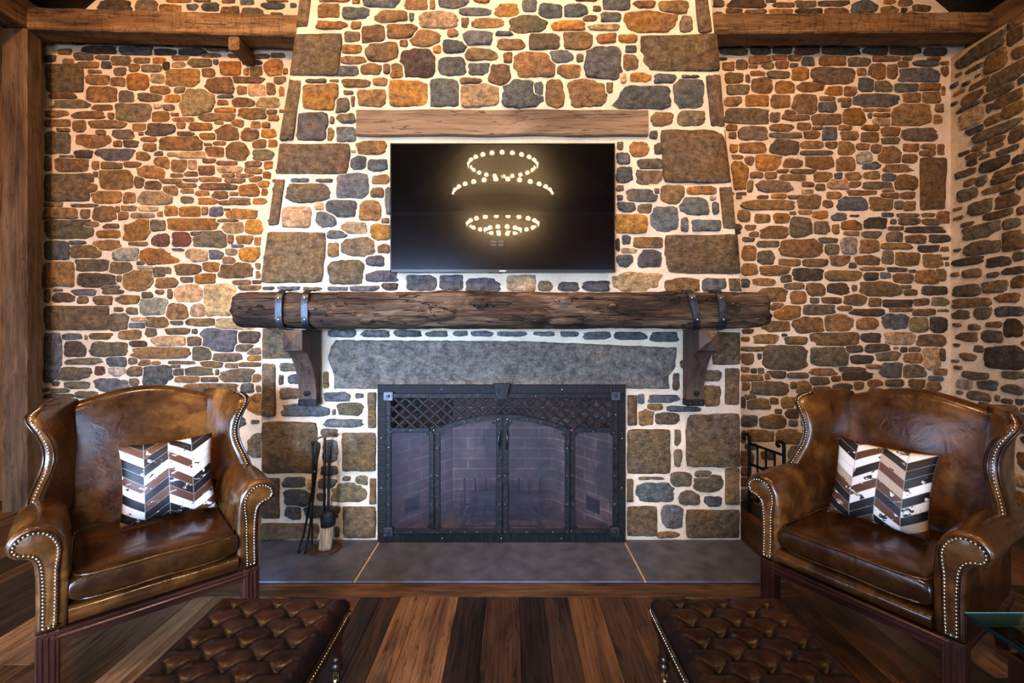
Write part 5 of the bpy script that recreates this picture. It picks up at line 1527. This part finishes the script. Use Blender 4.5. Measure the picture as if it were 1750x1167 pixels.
def window(x0, x1, z0, z1, yy=-8.985):
    global wn
    wn += 1
    f = M()
    for a in ((x0 - .06, x1 + .06, z0 - .06, z0), (x0 - .06, x1 + .06, z1, z1 + .06), (x0 - .06, x0, z0, z1), (x1, x1 + .06, z0, z1), ((x0 + x1) / 2 - .02, (x0 + x1) / 2 + .02, z0, z1), (x0, x1, (z0 + z1) / 2 - .02, (z0 + z1) / 2 + .02)):
        f.box(a[0], a[1], yy, yy + .05, a[2], a[3], .004)
    o = tag(obj('window_%d' % wn, f, BEAM_Z, smooth=False), kind='structure')
    g = M(); g.add([(x0, yy + .01, z0), (x1, yy + .01, z0), (x1, yy + .01, z1), (x0, yy + .01, z1)], [(0, 1, 2, 3)])
    obj('pane', g, SKY, o, smooth=False)
for a in ((-5.2, -3.6, .5, 2.2), (-2.9, -1.3, .5, 2.2), (1.6, 3.0, .5, 2.2), (-.56, -.22, 3.60, 3.74)): window(*a)

# ------------------------------------------------------------------ ring chandelier
BULB = mat_emit('warm_bulb', (1.0, .68, .35), 135.)
ch = thing('ring_chandelier', 'tiered black iron ring chandelier set with small warm bulbs', 'chandelier', (.0, -6.0, 0))
bm_ = M(); bm_.ball((0, 0, 0), .042, 8, 6)
first = None
cxs = -.18
for r, z, nb in ((.66, 4.60, 22), (.95, 4.02, 28), (.68, 3.44, 20), (.34, 3.32, 12)):
    m = M()
    m.grid([[(cxs + (r + dr) * math.cos(2 * PI * j / 64), (r + dr) * math.sin(2 * PI * j / 64), z + dz) for j in range(64)] for dr, dz in ((-.012, -.02), (.012, -.02), (.012, .02), (-.012, .02))], closeu=True, closev=True)
    ring = obj('ring', m, IRON, ch)
    for j in range(nb):
        t = 2 * PI * (j + .5) / nb
        if first is None:
            first = obj('bulb', bm_, BULB, ring); b = first
        else:
            b = first.copy(); C.objects.link(b); b.parent = ring
        b.location = (cxs + r * math.cos(t), r * math.sin(t), z + .055)
m = M(); m.tube([(cxs, 0, 3.3), (cxs, 0, 7.0)], .012, 8)
for r, z in ((.66, 4.60), (.95, 4.02), (.68, 3.44), (.34, 3.32)):
    for k in range(4):
        m.tube([(cxs + r * math.cos(k * PI / 2 + .4), r * math.sin(k * PI / 2 + .4), z), (cxs, 0, z + .7)], .005, 5)
obj('stem', m, IRON, ch)

# ------------------------------------------------------------------ lights
def area(name, loc, target, sx, sy, power, col, spread=110):
    l = bpy.data.lights.new(name, 'AREA'); l.shape = 'RECTANGLE'; l.size, l.size_y = sx, sy
    l.energy, l.color, l.spread = power, col, math.radians(spread)
    o = bpy.data.objects.new(name, l); C.objects.link(o); o.location = loc
    o.rotation_euler = (Vector(target) - Vector(loc)).to_track_quat('-Z', 'Y').to_euler()
    return o
WARM, COOL = (1.0, .54, .21), (.46, .66, 1.0)
area('added_warm_wash', (-3.0, -2.6, 4.6), (-2.2, .7, 2.5), .4, .4, 125, WARM)  # added warm lamps, brightening the walls and chimney; no fittings modelled
area('added_warm_wash', (2.4, -2.6, 4.6), (1.9, .7, 2.6), .4, .4, 46, WARM)
area('added_warm_wash', (-.1, -2.4, 5.6), (-.1, 0, 2.9), .5, .4, 66, (1., .76, .52))
area('window_fill_light', (-2.9, -7.6, 1.4), (-1.0, 0, .4), 3.4, 1.8, 210, COOL, 70)
area('window_fill_light', (2.3, -8.6, 1.5), (.5, 0, .8), 1.4, 1.6, 30, COOL, 80)
area('window_fill_light', (-1.25, -5.6, 1.65), (-1.5, 0, .5), .9, .7, 36, (.40, .61, 1.0), 48)  # added cool lamp inside the room, brightening the lower left chimney
area('window_fill_light', (-4.6, -3.2, 1.3), (-1.5, -.6, .4), 1.0, 1.4, 30, COOL, 80)  # added cool lamp at the left, with no window behind it

w = bpy.data.worlds.new('World'); bpy.context.scene.world = w; w.use_nodes = True
w.node_tree.nodes['Background'].inputs[0].default_value = (.5, .6, .8, 1); w.node_tree.nodes['Background'].inputs[1].default_value = .08

cam = bpy.data.cameras.new('camera'); cam.sensor_width = 36; cam.lens = 36 * F / 1750; cam.shift_y = -(583.5 - HY) / 1750
cam.clip_start = .02
co = bpy.data.objects.new('camera', cam); C.objects.link(co); co.location = (0, -D0, CH); co.rotation_euler = (PI / 2, 0, 0)
sc_ = bpy.context.scene
sc_.camera = co
sc_.view_settings.view_transform = 'Standard'
sc_.view_settings.look = 'None'
sc_.view_settings.exposure = -.06
sc_.view_settings.gamma = .86
sc_.cycles.max_bounces = 6; sc_.cycles.diffuse_bounces = 3; sc_.cycles.glossy_bounces = 3; sc_.cycles.transparent_max_bounces = 8
sc_.cycles.sample_clamp_indirect = 6
